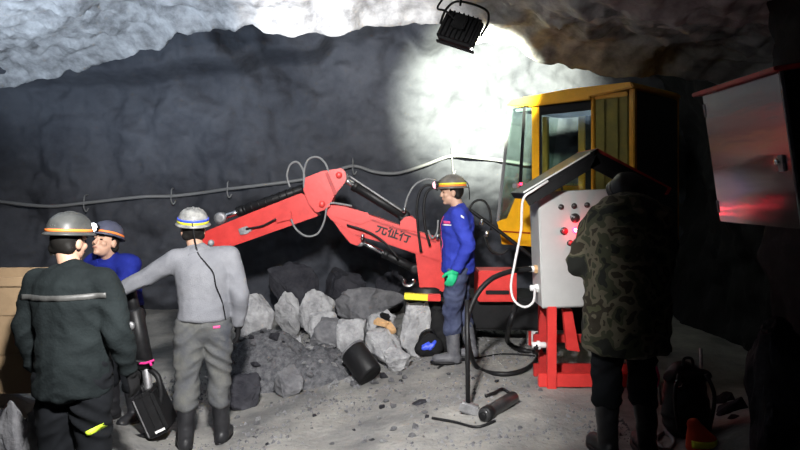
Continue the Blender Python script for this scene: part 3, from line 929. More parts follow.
# ================================================================ mucking loader: boom, dipper arm, cylinders, base, cab
ML = thing('mucking_loader', 'red boom mining loader with yellow operator cab and jointed arm', 'loader', (1.0, 6.9, 0.0))
ORG = Vector((1.0, 6.9, 0.0))


def mpart(name, bm, mat, parent=None, smooth=False):
    """part given in world coordinates, moved into the loader's frame"""
    bmesh.ops.translate(bm, vec=-ORG, verts=bm.verts)
    return obj(name, bm, mat, parent or ML, smooth)


def plate(pix, d0, thick, bev=0.006):
    return prism([P(a, b_, d0) for a, b_ in pix], (0, thick, 0), bev)


DB = 6.75
# dipper arm (towards the left), box section with a raised rib along its lower edge
dip = mpart('dipper_arm', plate([(199, 234), (250, 213), (301, 193), (312, 199), (318, 212), (300, 222), (255, 237), (216, 249), (203, 246), (196, 240)], DB, 0.22, 0.008), 'red')
mpart('rib', plate([(222, 246), (316, 213), (318, 216), (222, 250)], DB - 0.02, 0.26, 0.003), 'red', dip)
mpart('pin', cyl(P(211, 243, DB - 0.03), P(211, 243, DB + 0.26), 0.035), 'steel', dip, True)
lug = mpart('grease_lug', plate([(238, 229), (246, 226), (252, 230), (247, 234), (240, 235)], DB - 0.03, 0.04, 0.004), 'steel', dip)
mpart('valve_block', plate([(274, 216), (290, 211), (292, 219), (277, 223)], DB - 0.04, 0.05, 0.004), 'red', dip)
mpart('pipe', T([P(246, 229, DB - .03), P(262, 226, DB - .04), P(276, 219, DB - .05)], 0.012, 8), 'rubber', dip, True)
# elbow: two cheek plates with a boss
for k, dd in enumerate((DB - 0.07, DB + 0.23)):
    mpart('elbow_plate', plate([(304, 178), (322, 171), (342, 168), (346, 173), (346, 181), (334, 196), (329, 208), (316, 213), (309, 205), (303, 190)], dd, 0.05, 0.010), 'red')
mpart('elbow_core', plate([(306, 181), (340, 171), (331, 204), (314, 210)], DB - 0.02, 0.27, 0.004), 'red')
for (a, b_) in ((339, 175), (322, 204)):
    mpart('pin', cyl(P(a, b_, DB - 0.10), P(a, b_, DB + 0.31), 0.034), 'red', None, True)
mpart('seam', plate([(325, 173), (328, 172), (337, 193), (334, 196)], DB - 0.078, 0.02, 0.002), 'red_dark')
# main boom
boom = mpart('boom', plate([(326, 201), (352, 209), (372, 216), (440, 239), (440, 262), (425, 257), (384, 243), (354, 235), (330, 219), (322, 208)], DB, 0.24, 0.010), 'red')
mpart('cover_plate', plate([(338, 205), (368, 213), (373, 220), (360, 225), (336, 217)], DB - 0.015, 0.03, 0.004), 'red', boom)
mpart('lower_bracket', plate([(333, 221), (352, 232), (364, 240), (357, 246), (350, 243), (340, 231)], DB + 0.02, 0.20, 0.006), 'red', boom)
mpart('stiffener', plate([(372, 219), (436, 241), (436, 243), (372, 221)], DB - 0.012, 0.02, 0.002), 'red_dark', boom)
# characters painted on the boom
cv = bpy.data.curves.new('lettering', 'FONT'); cv.body = '元征行'; cv.size = 0.13; cv.extrude = 0.002; cv.offset = 0.0030; cv.space_character = 1.0
to = bpy.data.objects.new('tmp_text', cv); col.objects.link(to)
me = bpy.data.meshes.new_from_object(to.evaluated_get(bpy.context.evaluated_depsgraph_get()))
bpy.data.objects.remove(to)
lt = link_mesh('lettering', me, 'black', boom)
p0 = P(375, 231, DB - 0.006) - ORG; p1 = P(409, 242.5, DB - 0.006) - ORG
ang = math.atan2(p1.z - p0.z, p1.x - p0.x)
wtxt = max(v.co.x for v in me.vertices) - min(v.co.x for v in me.vertices)
sc_ = (p1 - p0).length / max(wtxt, 1e-3)
lt.location = p0; lt.rotation_euler = (math.pi / 2, -ang, 0); lt.scale = (sc_, sc_ * 1.05, sc_)
# cylinders
def cylinder(a, b_, split, r_body, r_rod, d0, nm, eye=True):
    A, Bq = P(a[0], a[1], d0), P(b_[0], b_[1], d0)
    Mid = A.lerp(Bq, split)
    body = mpart(nm, cyl(A, Mid, r_body), 'black', None, True)
    mpart('gland', cyl(Mid - (Bq - A).normalized() * .04, Mid + (Bq - A).normalized() * .015, r_body * 1.15), 'black', body, True)
    mpart('rod', cyl(Mid, Bq, r_rod), 'chrome', body, True)
    if eye:
        for e in (A, Bq):
            bm = bmesh.new(); Mx = Matrix.Translation(e) @ Matrix.Rotation(math.pi / 2, 4, 'X')
            lathe(bm, [(r_body * .6, -.05), (r_body * 1.25, -.05), (r_body * 1.25, .05), (r_body * .6, .05)], Mx, 18)
            mpart('rod_eye', bm, 'steel' if e is Bq else 'black', body, True)
    return body
cylinder((308, 187), (221, 218), 0.78, 0.050, 0.030, DB + .08, 'dipper_cylinder')
for k in range(9):
    e0 = P(304, 188.5, DB + .08).lerp(P(221, 218, DB + .08), 0.10 + 0.085 * k); e1 = P(304, 188.5, DB + .08).lerp(P(221, 218, DB + .08), 0.125 + 0.085 * k)
    mpart('collar', cyl(e0, e1, 0.056), 'rubber', None, True)
cylinder((404, 216), (342, 178), 0.80, 0.055, 0.03, DB + .05, 'boom_cylinder')
cylinder((415, 269), (360, 241), 0.55, 0.045, 0.024, DB + .10, 'tilt_cylinder')
mpart('pipe', T([P(349, 176, DB - .02), P(372, 191, DB - .03), P(402, 211, DB - .02)], 0.010, 8), 'steel', None, True)
# swing post and turret
mpart('boom_ear', plate([(400, 222), (405, 217), (412, 216), (417, 221), (420, 233), (400, 229)], DB - .03, 0.30, 0.008), 'red')
mpart('swing_post', plate([(414, 240), (440, 244), (446, 292), (420, 292)], DB + .02, 0.36, 0.012), 'red')
mpart('turret', cyl((0.30, 7.0, 0.28), (0.30, 7.0, 0.62), 0.26, 24, .02), 'black', None, True)
mpart('chassis', B((1.15, 7.10, 0.34), (2.2, 0.75, 0.34), None, .03), 'black')
mpart('counter_plate', B((1.0, 6.74, 0.66), (0.40, 0.34, 0.32), None, .012), 'red')
mpart('vent', B((1.0, 6.565, 0.60), (0.24, 0.02, 0.04), None, .004), 'black')
hz = mpart('outrigger_bar', B(P(422, 297, 6.45), (0.36, 0.08, 0.06), Matrix.Translation(P(422, 297, 6.45)) @ Matrix.Rotation(.06, 4, 'Y') @ Matrix.Translation(-P(422, 297, 6.45)), .006), 'yellow_refl')
mpart('red_end', B(P(434, 297.5, 6.445), (0.13, 0.085, 0.065), None, .006), 'red', hz)
for (tx, ty) in ((0.62, 7.05), (0.62, 7.6), (2.1, 6.95), (2.1, 7.6)):
    wb = bmesh.new()
    lathe(wb, [(0.10, -.09), (0.25, -.09), (0.29, -.05), (0.29, .05), (0.25, .09), (0.10, .09)], Matrix.Translation((tx, ty, 0.27)) @ Matrix.Rotation(math.pi / 2, 4, 'X'), 24)
    wh = mpart('wheel', wb, 'rubber', None, True)
    mpart('hub', cyl((tx, ty - .10, .27), (tx, ty + .10, .27), 0.10), 'steel', wh, True)
mpart('lift_hook', T([P(404, 279, 6.7), P(404, 284, 6.7), P(409, 286, 6.7), P(414, 283, 6.7), P(413, 279, 6.7)], 0.016, 8), 'chrome', None, True)
# hydraulic hoses of the arm
for nm, pts, r in (('hose', [(290, 187), (287, 176), (290, 165), (297, 162), (303, 170), (305, 182)], .011),
                   ('hose', [(304, 188), (304, 172), (308, 160), (317, 157), (325, 163), (329, 173)], .011),
                   ('hose', [(291, 219), (296, 229), (306, 236), (317, 234), (324, 222), (327, 207), (333, 203), (352, 206)], .011),
                   ('hose', [(404, 211), (408, 196), (416, 184), (428, 179), (437, 181)], .010),
                   ('hose', [(421, 252), (418, 228), (417, 205), (421, 190), (429, 185), (438, 190)], .014),
                   ('hose', [(430, 246), (425, 226), (424, 204), (428, 191), (438, 187), (446, 195)], .014),
                   ('hose', [(428, 230), (432, 238), (437, 232), (438, 220)], .010),
                   ('hose', [(466, 215), (474, 202), (484, 201), (490, 212), (491, 230)], .012),
                   ('hose', [(470, 210), (495, 228), (518, 246), (538, 262)], .020),
                   ('hose', [(484, 236), (490, 250), (500, 254), (508, 250)], .014),
                   ('hose', [(347, 225), (368, 232), (385, 243), (398, 258)], .012)):
    mpart(nm, T([P(a, b_, DB - .06) for a, b_ in pts], r, 8), 'rubber' if r > .0115 else 'cable_grey', None, True)
for (a, b_) in ((481, 225), (486, 237), (404, 213), (437, 240), (362, 240)):
    mpart('fitting', cyl(P(a, b_, DB - .06), P(a + 1, b_ - 6, DB - .06), .018), 'chrome', None, True)

# ---- operator cab: u along its side, v into it, z up
eu = Vector((.687, -.727, 0)); evv = Vector((.727, .687, 0)); CO = Vector((1.20, 7.0, 0))
CM = Matrix(((eu.x, evv.x, 0, CO.x), (eu.y, evv.y, 0, CO.y), (0, 0, 1, 0), (0, 0, 0, 1)))
ZT, ZB = 2.60, 1.12


def cbox(name, u0, u1, v0, v1, z0, z1, mat, parent=None, bev=.008):
    return mpart(name, B(((u0 + u1) / 2, (v0 + v1) / 2, (z0 + z1) / 2), (u1 - u0, v1 - v0, z1 - z0), CM, bev), mat, parent)


def cprism(name, uz, v0, v1, mat, parent=None, bev=.004):
    bm = prism([CM @ Vector((u, v0, z)) for u, z in uz], CM.to_3x3() @ Vector((0, v1 - v0, 0)), bev)
    return mpart(name, bm, mat, parent)


rf = cprism('cab_roof', [(-.02, 2.575), (.06, 2.63), (.75, 2.665), (1.42, 2.655), (1.45, 2.60), (1.0, 2.555), (.10, 2.545)], -.05, 1.0, 'yellow', None, .012)
cbox('gutter', .28, 1.0, -.055, -.015, 2.53, 2.585, 'yellow', rf)
for v0 in (0.0, .92):
    cbox('cab_post', .285, .375, v0, v0 + .06, ZB, 2.57, 'yellow')
    cbox('cab_post', 1.375, 1.43, v0, v0 + .06, ZB, 2.60, 'yellow')
cbox('cab_post', .985, 1.02, -.01, .04, ZB, 2.57, 'yellow')
cbox('cab_sill', -.12, 1.43, 0, .98, ZB - .07, ZB, 'yellow')
cprism('cab_nose', [(-.18, 1.30), (-.04, 1.34), (.12, 1.66), (.29, 1.70), (.29, 1.05), (-.10, 1.05)], 0.0, .98, 'yellow')
cbox('nose_seam', -.12, .28, -.012, .0, 1.185, 1.20, 'red_dark')
cbox('cab_floor', -.1, 1.42, .02, .96, ZB, ZB + .03, 'cab_inner')
cbox('rear_wall', 1.40, 1.43, .05, .95, ZB, 2.58, 'cab_inner')
cbox('headliner', .05, 1.40, .03, .95, 2.50, 2.535, 'cab_inner')
# open door leaf with olive lining, hung on the thin middle post
dr = cbox('door', 1.03, 1.37, .0, .03, ZB + .05, 2.55, 'olive')
cbox('door_frame', 1.03, 1.37, -.02, .0, 2.53, 2.575, 'yellow', dr)
cbox('door_rib', 1.12, 1.14, -.012, .0, ZB + .1, 2.52, 'olive', dr)
cbox('door_rib', 1.26, 1.28, -.012, .0, ZB + .1, 2.52, 'olive', dr)
cbox('door_lining', .40, .47, .02, .06, ZB + .1, 2.42, 'olive')
# panes
cprism('quarter_pane', [(.00, 2.55), (.285, 2.55), (.285, 1.64), (.10, 1.62), (-.17, 1.32)], .015, .025, 'glass', None, 0)
cprism('windscreen_edge', [(-.01, 2.56), (.015, 2.56), (-.15, 1.30), (-.18, 1.30)], -.01, .02, 'cable_grey')
cprism('inner_edge', [(.175, 2.55), (.20, 2.55), (.14, 1.66), (.11, 1.66)], .0, .03, 'black')
cprism('windscreen', [(.0, 2.55), (.01, 2.55), (-.16, 1.31), (-.17, 1.31)], .03, .95, 'glass', None, 0)
cbox('side_pane', .375, .985, .02, .03, 1.20, 2.53, 'glass', None, 0)
cbox('far_pane', .375, 1.375, .94, .95, 1.55, 2.50, 'glass', None, 0)
cbox('far_pane_frame', .375, .55, .92, .96, ZB, 2.55, 'black')
cbox('far_pane_frame', .94, .98, .92, .96, ZB, 2.55, 'black')
cbox('top_trim', .375, .985, .0, .03, 2.44, 2.545, 'black')
cbox('side_trim', .375, .40, .0, .03, ZB, 2.5, 'black')
st = cbox('seat', .72, 1.15, .30, .75, 1.45, 1.56, 'seatcloth', None, .03)
cbox('seat_back', 1.08, 1.18, .30, .75, 1.56, 2.05, 'seatcloth', st, .03)
cbox('seat_base', .82, 1.05, .40, .65, 1.14, 1.46, 'black', st)
mpart('lever', T([CM @ Vector((.55, .25, 1.2)), CM @ Vector((.52, .23, 1.6)), CM @ Vector((.50, .22, 1.72))], .012, 8), 'black', None, True)
cbox('cab_step', .45, 1.0, -.03, .02, 1.05, 1.12, 'yellow')
cbox('work_light', .09, .15, -.08, -.02, 1.67, 1.72, 'cable_grey')
cbox('marker_light', .165, .19, -.06, -.02, 1.70, 1.73, 'led_red')

# ================================================================ control cabinet on its red stand
CC = thing('control_cabinet', 'grey-white control cabinet with buttons and glowing red light under a peaked roof', 'control cabinet', (1.55, 5.35, floor_z(1.55, 5.35)))
CORG = Vector(CC.location)


def cpart(name, bm, mat, parent=None, smooth=False):
    bmesh.ops.translate(bm, vec=-CORG, verts=bm.verts)
    return obj(name, bm, mat, parent or CC, smooth)


DC = 5.30
bx0 = P(538, 192, DC); bx1 = P(647, 309, DC)
Mroll = Matrix.Translation((bx0.x, DC, bx0.z)) @ Matrix.Rotation(math.radians(2.2), 4, 'Y').inverted() @ Matrix.Translation((-bx0.x, -DC, -bx0.z))
wd, ht = bx1.x - bx0.x, bx0.z - bx1.z
body = cpart('body', B((bx0.x + wd / 2, DC + .19, bx0.z - ht / 2), (wd, .36, ht), Mroll, .008), 'panel')
cpart('front_panel', B((bx0.x + wd / 2, DC + .004, bx0.z - ht / 2), (wd - .02, .012, ht - .02), Mroll, .004), 'panel', body)
for a, b_, r, mt in ((561, 207, .024, 'button_black'), (574, 206, .024, 'button_black'), (587, 205, .024, 'button_black'), (575, 218, .040, 'button_black'), (564, 231, .032, 'button_red'), (570, 243, .026, 'button_red'), (582, 241, .022, 'button_red'), (600, 221, .024, 'button_black'), (600, 236, .024, 'button_black')):
    p = P(a, b_, DC)
    bt = cpart('button', cyl(p + Vector((0, .005, 0)), p - Vector((0, .012, 0)), r * 1.0, 20), 'steel' if mt == 'x' else 'button_black', body, True)
    cpart('button_cap', cyl(p - Vector((0, .010, 0)), p - Vector((0, .030, 0)), r * .72, 20), mt, body, True)
p = P(575, 230, DC)
cpart('pilot_lamp', cyl(p + Vector((0, .005, 0)), p - Vector((0, .026, 0)), .026, 20), 'led_red', body, True)
cpart('pilot_lens', lathe(bmesh.new(), [(.014, 0), (.012, .008), (.004, .012)], along(p - Vector((0, .026, 0)), p - Vector((0, .1, 0))), 14), 'led_core', body, True)
pl = bpy.data.lights.new('pilot_glow', 'POINT'); pl.energy = 1.1; pl.color = (1.0, 0.012, 0.035); pl.shadow_soft_size = .02
po = bpy.data.objects.new('pilot_glow', pl); col.objects.link(po); po.location = p - Vector((0, .07, 0))
# peaked roof: two thick sloping plates and posts
def rplate(name, a, b_, th, y0, y1, mat, par=None):
    A, Bq = P(a[0], a[1], y0), P(b_[0], b_[1], y0)
    n = Vector((-(Bq - A).z, 0, (Bq - A).x)).normalized()
    if n.z < 0: n = -n
    return cpart(name, prism([Vector((A.x, y0, A.z)), Vector((Bq.x, y0, Bq.z)), Vector((Bq.x, y0, Bq.z)) - n * th, Vector((A.x, y0, A.z)) - n * th], (0, y1 - y0, 0), .003), mat, par)
rl = rplate('roof_plate', (523, 193), (598, 148), .06, DC - .16, DC + .42, 'black')
rr_ = rplate('roof_plate', (597, 148), (672, 188), .06, DC - .16, DC + .42, 'red_dark')
rplate('roof_edge', (523, 192), (590, 152), .012, DC - .175, DC - .16, 'white', rl)
rplate('roof_edge', (524, 197), (596, 154), .085, DC - .165, DC - .15, 'black', rl)
rplate('roof_edge', (598, 152), (668, 188), .14, DC - .165, DC - .15, 'black', rr_)
for a in (548, 640):
    q0, q1 = P(a, 195, DC), P(a, 180 if a < 600 else 178, DC)
    cpart('roof_post', B(((q0.x), DC + .30, (q0.z + q1.z) / 2), (.035, .035, q1.z - q0.z + .05), None, .003), 'black')
# red stand
fzr = floor_z(1.3, 5.3)
for a in (546, 640):
    for yy in (DC + .02, DC + .34):
        q0 = P(a + 6, 309, DC)
        cpart('leg', B((q0.x, yy, (q0.z + .02 + fzr - .01) / 2), (.075, .06, q0.z + .02 - fzr + .01), None, .006), 'red' if yy < DC + .1 else 'red_dark')  # rear legs get a darker red in place of their shade
for zz, hh in ((fzr + .06, .11), (fzr + .34, .07)):
    if zz < fzr + .2: cpart('cross_bar', B((P(599, 0, DC).x, DC + .05, zz), (P(660, 0, DC).x - P(541, 0, DC).x, .05, hh), None, .006), 'red')
    cpart('cross_bar', B((P(599, 0, DC).x, DC + .34, zz), (P(655, 0, DC).x - P(541, 0, DC).x, .05, hh), None, .006), 'red_dark')  # rear bars likewise carry their shade in the darker red
cpart('brace', prism([P(563, 309, DC + .12), P(572, 309, DC + .12), P(580, 352, DC + .12), P(567, 350, DC + .12)], (0, .06, 0), .005), 'red')
cpart('brace', prism([P(630, 309, DC + .12), P(640, 309, DC + .12), P(624, 352, DC + .12), P(614, 350, DC + .12)], (0, .06, 0), .005), 'red')
for a, b_ in ((533, 269), (534, 288), (536, 345)):
    q0 = P(a - 4, b_, DC + .15); q1 = P(a + 10, b_, DC + .15)
    cb_ = cpart('cable_gland', cyl(q0, q1, .026, 12), 'white', None, True)
    cpart('gland_nut', cyl(q0.lerp(q1, .35), q0.lerp(q1, .6), .038, 6), 'wood' if b_ == 269 else 'white', cb_)

# hoses and cables on the cabinet: each its own thing
def hose(name, label, pts, r, mat, cat='hose', seg=10):
    return tag(obj(name, T(pts, r, seg), mat, None, True), label, cat)


def gp(px, py, lift):
    d = 5.5
    for _ in range(12):
        x = (px - 400) * d / F
        d = F * (CH - floor_z(x, d) - lift) / (py - HOR)
    x = (px - 400) * d / F
    return Vector((x, d, floor_z(x, d) + lift))


hose('hydraulic_hose', 'thick black hose looping from the control cabinet down onto the floor',
     [P(531, 269, 5.42), P(512, 271, 5.38), P(490, 280, 5.30), P(474, 300, 5.25), P(467, 330, 5.25), gp(476, 366, .03), gp(500, 374, .025), gp(524, 370, .025), gp(538, 358, .03), P(536, 347, 5.42)], .022, 'rubber')
hose('hydraulic_hose', 'black hose dropping beside the white cable and curling into the cabinet base',
     [P(516, 305, 5.9), P(510, 325, 5.85), gp(508, 342, .03), gp(522, 350, .03), gp(537, 352, .03), P(546, 350, 5.55)], .026, 'rubber')
hose('floor_cable', 'thin black cable lying across the floor behind the sledgehammer',
     [gp(438, 368, .008), gp(450, 362, .008), gp(478, 358, .008), gp(505, 354, .008), gp(535, 356, .008)], .010, 'rubber', 'cable')
hose('white_cable', 'thin white cable hanging from the peaked roof to the floor beside the cabinet',
     [P(548, 181, 5.12), P(534, 190, 5.10), P(523, 200, 5.1), P(521, 230, 5.14), P(515, 262, 5.2), P(511, 285, 5.25), P(514, 300, 5.25), P(524, 307, 5.25), P(533, 302, 5.25), P(535, 289, 5.40)], .010, 'white', 'cable')

# small red and white plug box by the stand
pb = thing('plug_box', 'small red and white socket box lying by the red stand', 'socket box', gp(533, 345, 0.0))
obj('body', B((0, 0, .085), (.13, .10, .17), None, .01), 'white', pb)
obj('red_stripe', B((-.045, -.052, .085), (.03, .01, .16), None, .002), 'red', pb)
obj('plug', cyl((.02, -.05, .07), (.02, -.10, .06), .03, 14), 'steel', pb, True)
obj('plug', cyl((.03, -.05, .13), (.03, -.09, .13), .022, 14), 'black', pb, True)

# ================================================================ steel switch cabinet on the right wall
SB = thing('switch_cabinet', 'brushed steel switch cabinet fixed on the right wall, leaning outward', 'electrical cabinet', (2.042, 3.585, 1.86))
SB.rotation_euler = (0, math.radians(-8), math.radians(0))
obj('case', B((.14, 0, 0), (.44, .83, .80), None, .012), 'black', SB)
dd = obj('door', B((-.09, 0, .0), (.03, .81, .79), None, .006), 'brushed', SB)
obj('latch', B((-.112, -.33, -.06), (.014, .05, .085), None, .004), 'steel', dd)
obj('latch_knob', cyl((-.115, -.325, -.05), (-.14, -.325, -.05), .016, 14), 'chrome', dd, True)
obj('rain_lip', B((-.05, 0, .41), (.20, .89, .025), None, .005), 'red_dark', SB)
obj('edge_trim', B((-.098, -.41, 0), (.02, .012, .80), None, .003), 'steel', SB)
for yy in (-.3, .3):
    obj('hinge', cyl((-.10, .395, yy - .04), (-.10, .395, yy + .04), .012, 10), 'steel', SB, True)
    obj('bracket', B((.47, yy, 0.05), (.26, .05, .10), None, .006), 'black', SB)
hose('hanging_cable', 'black cable hanging from the underside of the steel switch cabinet', [(2.30, 3.55, 1.47), (2.30, 3.55, 1.2), (2.42, 3.62, .95), (2.60, 3.70, .88), (2.80, 3.78, .90)], .016, 'rubber', 'cable')

# ================================================================ hanging flood lamp
FL = thing('flood_lamp', 'black flood lamp hanging from the rock roof, seen from behind', 'lamp', (.47, 5.0, 2.90))
FLM = Matrix.Rotation(math.radians(-14), 4, 'Z') @ Matrix.Rotation(math.radians(-14), 4, 'X') @ Matrix.Rotation(math.radians(22), 4, 'Y') @ Matrix.Scale(1.12, 4)
hb = obj('housing', B((0, .0, 0), (.28, .08, .22), FLM, .02), 'black', FL)
for k in range(7):
    obj('cooling_fin', B((-.105 + .035 * k, -.055, 0), (.008, .04, .19), FLM, .002), 'black', hb)
obj('glass', B((0, .043, 0), (.25, .006, .19), FLM, .001), 'flood_glass', hb)
obj('rim', B((0, .046, -.108), (.29, .03, .014), FLM, .003), 'black', hb)
obj('driver_box', B((0, -.07, .02), (.10, .05, .10), FLM, .008), 'rubber', hb)
obj('bracket', T([FLM @ Vector(v) for v in ((-.155, 0, 0), (-.16, 0, .12), (-.10, 0, .20), (.10, 0, .20), (.16, 0, .12), (.155, 0, 0))], .010, 8), 'black', FL, True)
obj('hanger', T([(0, 0, .19), (.01, .02, .30), (.0, .03, .52)], .009, 8), 'rubber', FL, True)
obj('lamp_cord', T([(-.02, -.08, .03), (-.12, -.10, .12), (-.18, -.05, .16), (-.10, .0, .30), (-.02, .04, .52)], .008, 8), 'rubber', FL, True)

# ================================================================ cable along the back wall


def wall_y(x, z):
    return wall_pt((x + 6.6) / 10.4, (z + 0.6) / 5.0)[1]


def PW(px, py, off):
    d = 8.8
    for _ in range(8):
        q = P(px, py, d); d = wall_y(q.x, q.z) - off
    return P(px, py, d)


wc = thing('wall_cable', 'long grey cable slung along the back wall on hooks', 'cable', (0, 0, 0))
cpts = [(-40, 196), (40, 206), (85, 203), (140, 197), (172, 196), (200, 193), (228, 189), (262, 185), (300, 180), (330, 173), (353, 166), (375, 172), (398, 173), (425, 165), (452, 156), (480, 158), (505, 161), (530, 165)]
obj('cable', T([PW(a, b_, .10) for a, b_ in cpts], .024, 8), 'cable_grey', wc, True)
for a, b_ in ((85, 203), (172, 196), (228, 189), (353, 166), (452, 156)):
    q = PW(a, b_, .10)
    obj('hook', T([q + Vector((0, .16, .12)), q + Vector((0, .0, .10)), q + Vector((0, -.03, .03)), q + Vector((0, -.035, -.06)), q + Vector((.02, -.01, -.12 if a != 452 else -.26)), q + Vector((.05, 0, -.07 if a != 452 else -.2))], .010, 6), 'cable_grey', wc, True)

# ================================================================ tools and bags on the floor
gpt = gp(468, 414, 0)
SH = thing('sledgehammer', 'sledgehammer standing upright on its steel head in the open floor', 'hammer', gpt)
top_w = P(467, 300, gpt.y + .02) - gpt
obj('handle', T([(0, 0, .06), top_w * .5, top_w], .018, 10, False), 'black', SH, True)
obj('head', B((.0, 0, .045), (.15, .08, .08), Matrix.Rotation(math.radians(-15), 4, 'Z') @ Matrix.Rotation(math.radians(14), 4, 'Y'), .015), 'wood', SH)
bpy.data.objects[SH.children[-1].name].data.materials[0] = MT['steel']
g0, g1 = gp(483, 416, .05), gp(514, 397, .05)
CHS = thing('breaker_chisel', 'short thick steel breaker chisel lying beside the sledgehammer', 'chisel', g0 - Vector((0, 0, .05)))
obj('shank', cyl((0, 0, .05), g1 - g0 + Vector((0, 0, .05)),   .048, 20, .01), 'chisel', CHS, True)
obj('collar', cyl((g1 - g0) * .05 + Vector((0, 0, .05)), (g1 - g0) * .22 + Vector((0, 0, .05)), .054, 20, .006), 'black', CHS, True)
obj('bore', cyl((g1 - g0) * -.03 + Vector((0, 0, .05)), (g1 - g0) * .02 + Vector((0, 0, .05)), .030, 16, .002), 'black', CHS, True)
hose('steel_rod', 'thin dark steel rod lying on the floor in front of the sledgehammer', [gp(432, 418, .010), gp(455, 422, .012), gp(476, 427, .010), gp(495, 421, .010)], .010, 'black', 'rod')
hose('bent_strap', 'short dark strap lying against the steel chisel', [gp(486, 396, .012), gp(494, 393, .02), gp(502, 389, .02), gp(508, 392, .012)], .013, 'rubber', 'strap')
for a0, b0, a1, b1_, lab in ((412, 404, 430, 398, 'flat dark splinter of rock in the middle of the floor'), (432, 349, 446, 341, 'dark splinter of rock near the standing man\'s boots')):
    q0, q1 = gp(a0, b0, .01), gp(a1, b1_, .01); mid = (q0 + q1) / 2
    o = obj('rock_splinter', rock_mesh(int(a0), (q1 - q0).length, .09, .035, npts=12, cuts=0), 'rock_dark')
    o.location = (mid.x, mid.y, floor_z(mid.x, mid.y) - .006); o.rotation_euler = (0, 0, math.atan2(q1.y - q0.y, q1.x - q0.x)); tag(o, lab, 'rock')

# black rubber tube end leaning against the white rubble
A = gp(370, 384, .02); A = A + Vector((0, .06, .06)); Bq = P(352, 350, 6.02)
RT = thing('rubber_tube', 'short wide black rubber tube leaning on the white rubble rocks', 'tube', (A.x, A.y, floor_z(A.x, A.y)))
ro = Vector(RT.location)
Lr = (Bq - A).length
bm = lathe(bmesh.new(), [(.09, .0), (.125, -.01), (.135, .02), (.135, Lr - .03), (.120, Lr), (.09, Lr - .01), (.085, Lr * .4)], along(A - ro, Bq - ro), 22, .85, 1.0)
obj('sleeve', bm, 'rubber', RT, True)
obj('rim', lathe(bmesh.new(), [(.10, Lr - .01), (.135, Lr - .01), (.14, Lr + .005), (.105, Lr + .008)], along(A - ro, Bq - ro), 22, .85, 1.0), 'rock_mid', RT, True)  # paler rim colour stands in for light catching the tube's end

# pale wooden wedges / gloves on the rocks
for i, (a, b_, dd_, rz, lab) in enumerate(((381, 323, 6.42, -.4, 'pale wooden wedge lying flat on a white rubble rock'), (390, 328, 6.40, -.9, 'pale wooden wedge tilted at the side of another wedge'))):
    c = P(a, b_, dd_)
    o = obj('wooden_wedge', prism([Vector((-.07, -.035, -.022)), Vector((.07, -.025, -.022)), Vector((.075, .03, -.022)), Vector((-.06, .045, -.022))], (0, 0, .05), .006), 'wood')
    o.location = c; o.rotation_euler = (.35, -rz * .5, rz); tag(o, lab, 'wedge')
o = obj('clamp', B((0, 0, 0), (.10, .06, .05), None, .01), 'black'); o.location = P(385, 316, 6.5); o.rotation_euler = (.2, .3, .4)
tag(o, 'small dark steel clamp beside the wooden wedges on the rubble', 'clamp')

# black tool bag with blue lining, standing left of the blue man
c = gp(428, 356, 0.0)
TB = thing('tool_bag', 'open black tool bag with blue lining at the standing man\'s feet', 'bag', c)
organic('body', [rc((-.05, 0, .08), (.06, 0, .10), .09, .10, .8, (0, 0, 1)), rc((-.03, 0, .10), (.03, 0, .17), .09, .07, .7)], .012, 'black_glove', TB, 3, .02)
organic('lining', [rc((-.045, -.075, .10), (.05, -.07, .13), .030, .024, .7, (0, 0, 1)), rc((.02, -.08, .10), (.07, -.05, .16), .022, .018), rc((-.06, -.06, .12), (.0, -.075, .15), .016, .02)], .007, 'blue_refl', TB, 1, .03)
obj('strap', T([(-.10, -.02, .12), (-.06, -.03, .24), (.04, -.03, .27), (.10, 0, .16)], .012, 8), 'black', TB, True)
c = gp(440, 354, 0.0)
BS = thing('black_sack', 'tall black sack slumped between the white rock and the standing man', 'sack', (c.x, c.y + .10, floor_z(c.x, c.y + .10)))
organic('body', [rc((.02, 0, .12), (-.02, 0, .33), .14, .09, .75), rc((-.02, 0, .32), (-.03, 0, .45), .085, .05, .75)], .013, 'black_glove', BS, 3, .03)
obj('tie', lathe(bmesh.new(), [(.05, 0), (.062, .01), (.05, .02)], Matrix.Translation((-.025, 0, .43)), 14), 'rubber', BS, True)

# backpack and orange vest at the right
c = gp(694, 440, 0.0)
BP = thing('backpack', 'black backpack standing on the floor beside the camouflage man', 'backpack', (c.x, c.y + .12, floor_z(c.x, c.y + .12)))
organic('body', [rc((0, 0, .13), (.0, .02, .36), .165, .135, .72), rc((-.03, -.05, .12), (.05, -.05, .14), .11, .11, .7, (0, 0, 1))], .013, 'black', BP, 3, .025)
organic('flap', [rc((-.08, -.02, .40), (.09, -.02, .41), .075, .07, .6, (0, 1, 0))], .011, 'black_glove', BP, 3, .02)
for sx in (-1, 1):
    obj('strap', T([(sx * .09, -.10, .44), (sx * .13, -.13, .30), (sx * .10, -.12, .08)], .014, 8), 'rubber', BP, True)
obj('buckle', lathe(bmesh.new(), [(.016, 0), (.026, 0), (.026, .008), (.016, .008)], Matrix.Translation((-.10, -.115, .385)) @ Matrix.Rotation(1.5, 4, 'X'), 14), 'chrome', BP, True)
obj('handle', T([(-.03, -.02, .46), (-.02, -.02, .52), (.03, -.02, .52), (.04, -.02, .46)], .010, 8), 'rubber', BP, True)
obj('frame_rod', T([(-.16, .02, .20), (-.20, .02, .55)], .012, 8, False), 'steel', BP, True)
obj('frame_rod', T([(.13, .03, .20), (.115, .03, .58)], .012, 8, False), 'steel', BP, True)
obj('ribbon', T([(-.215, .0, .46), (-.205, -.02, .40), (-.215, -.01, .33)], .02, 6), 'pink', BP, True)
c = gp(697, 449, 0.0)
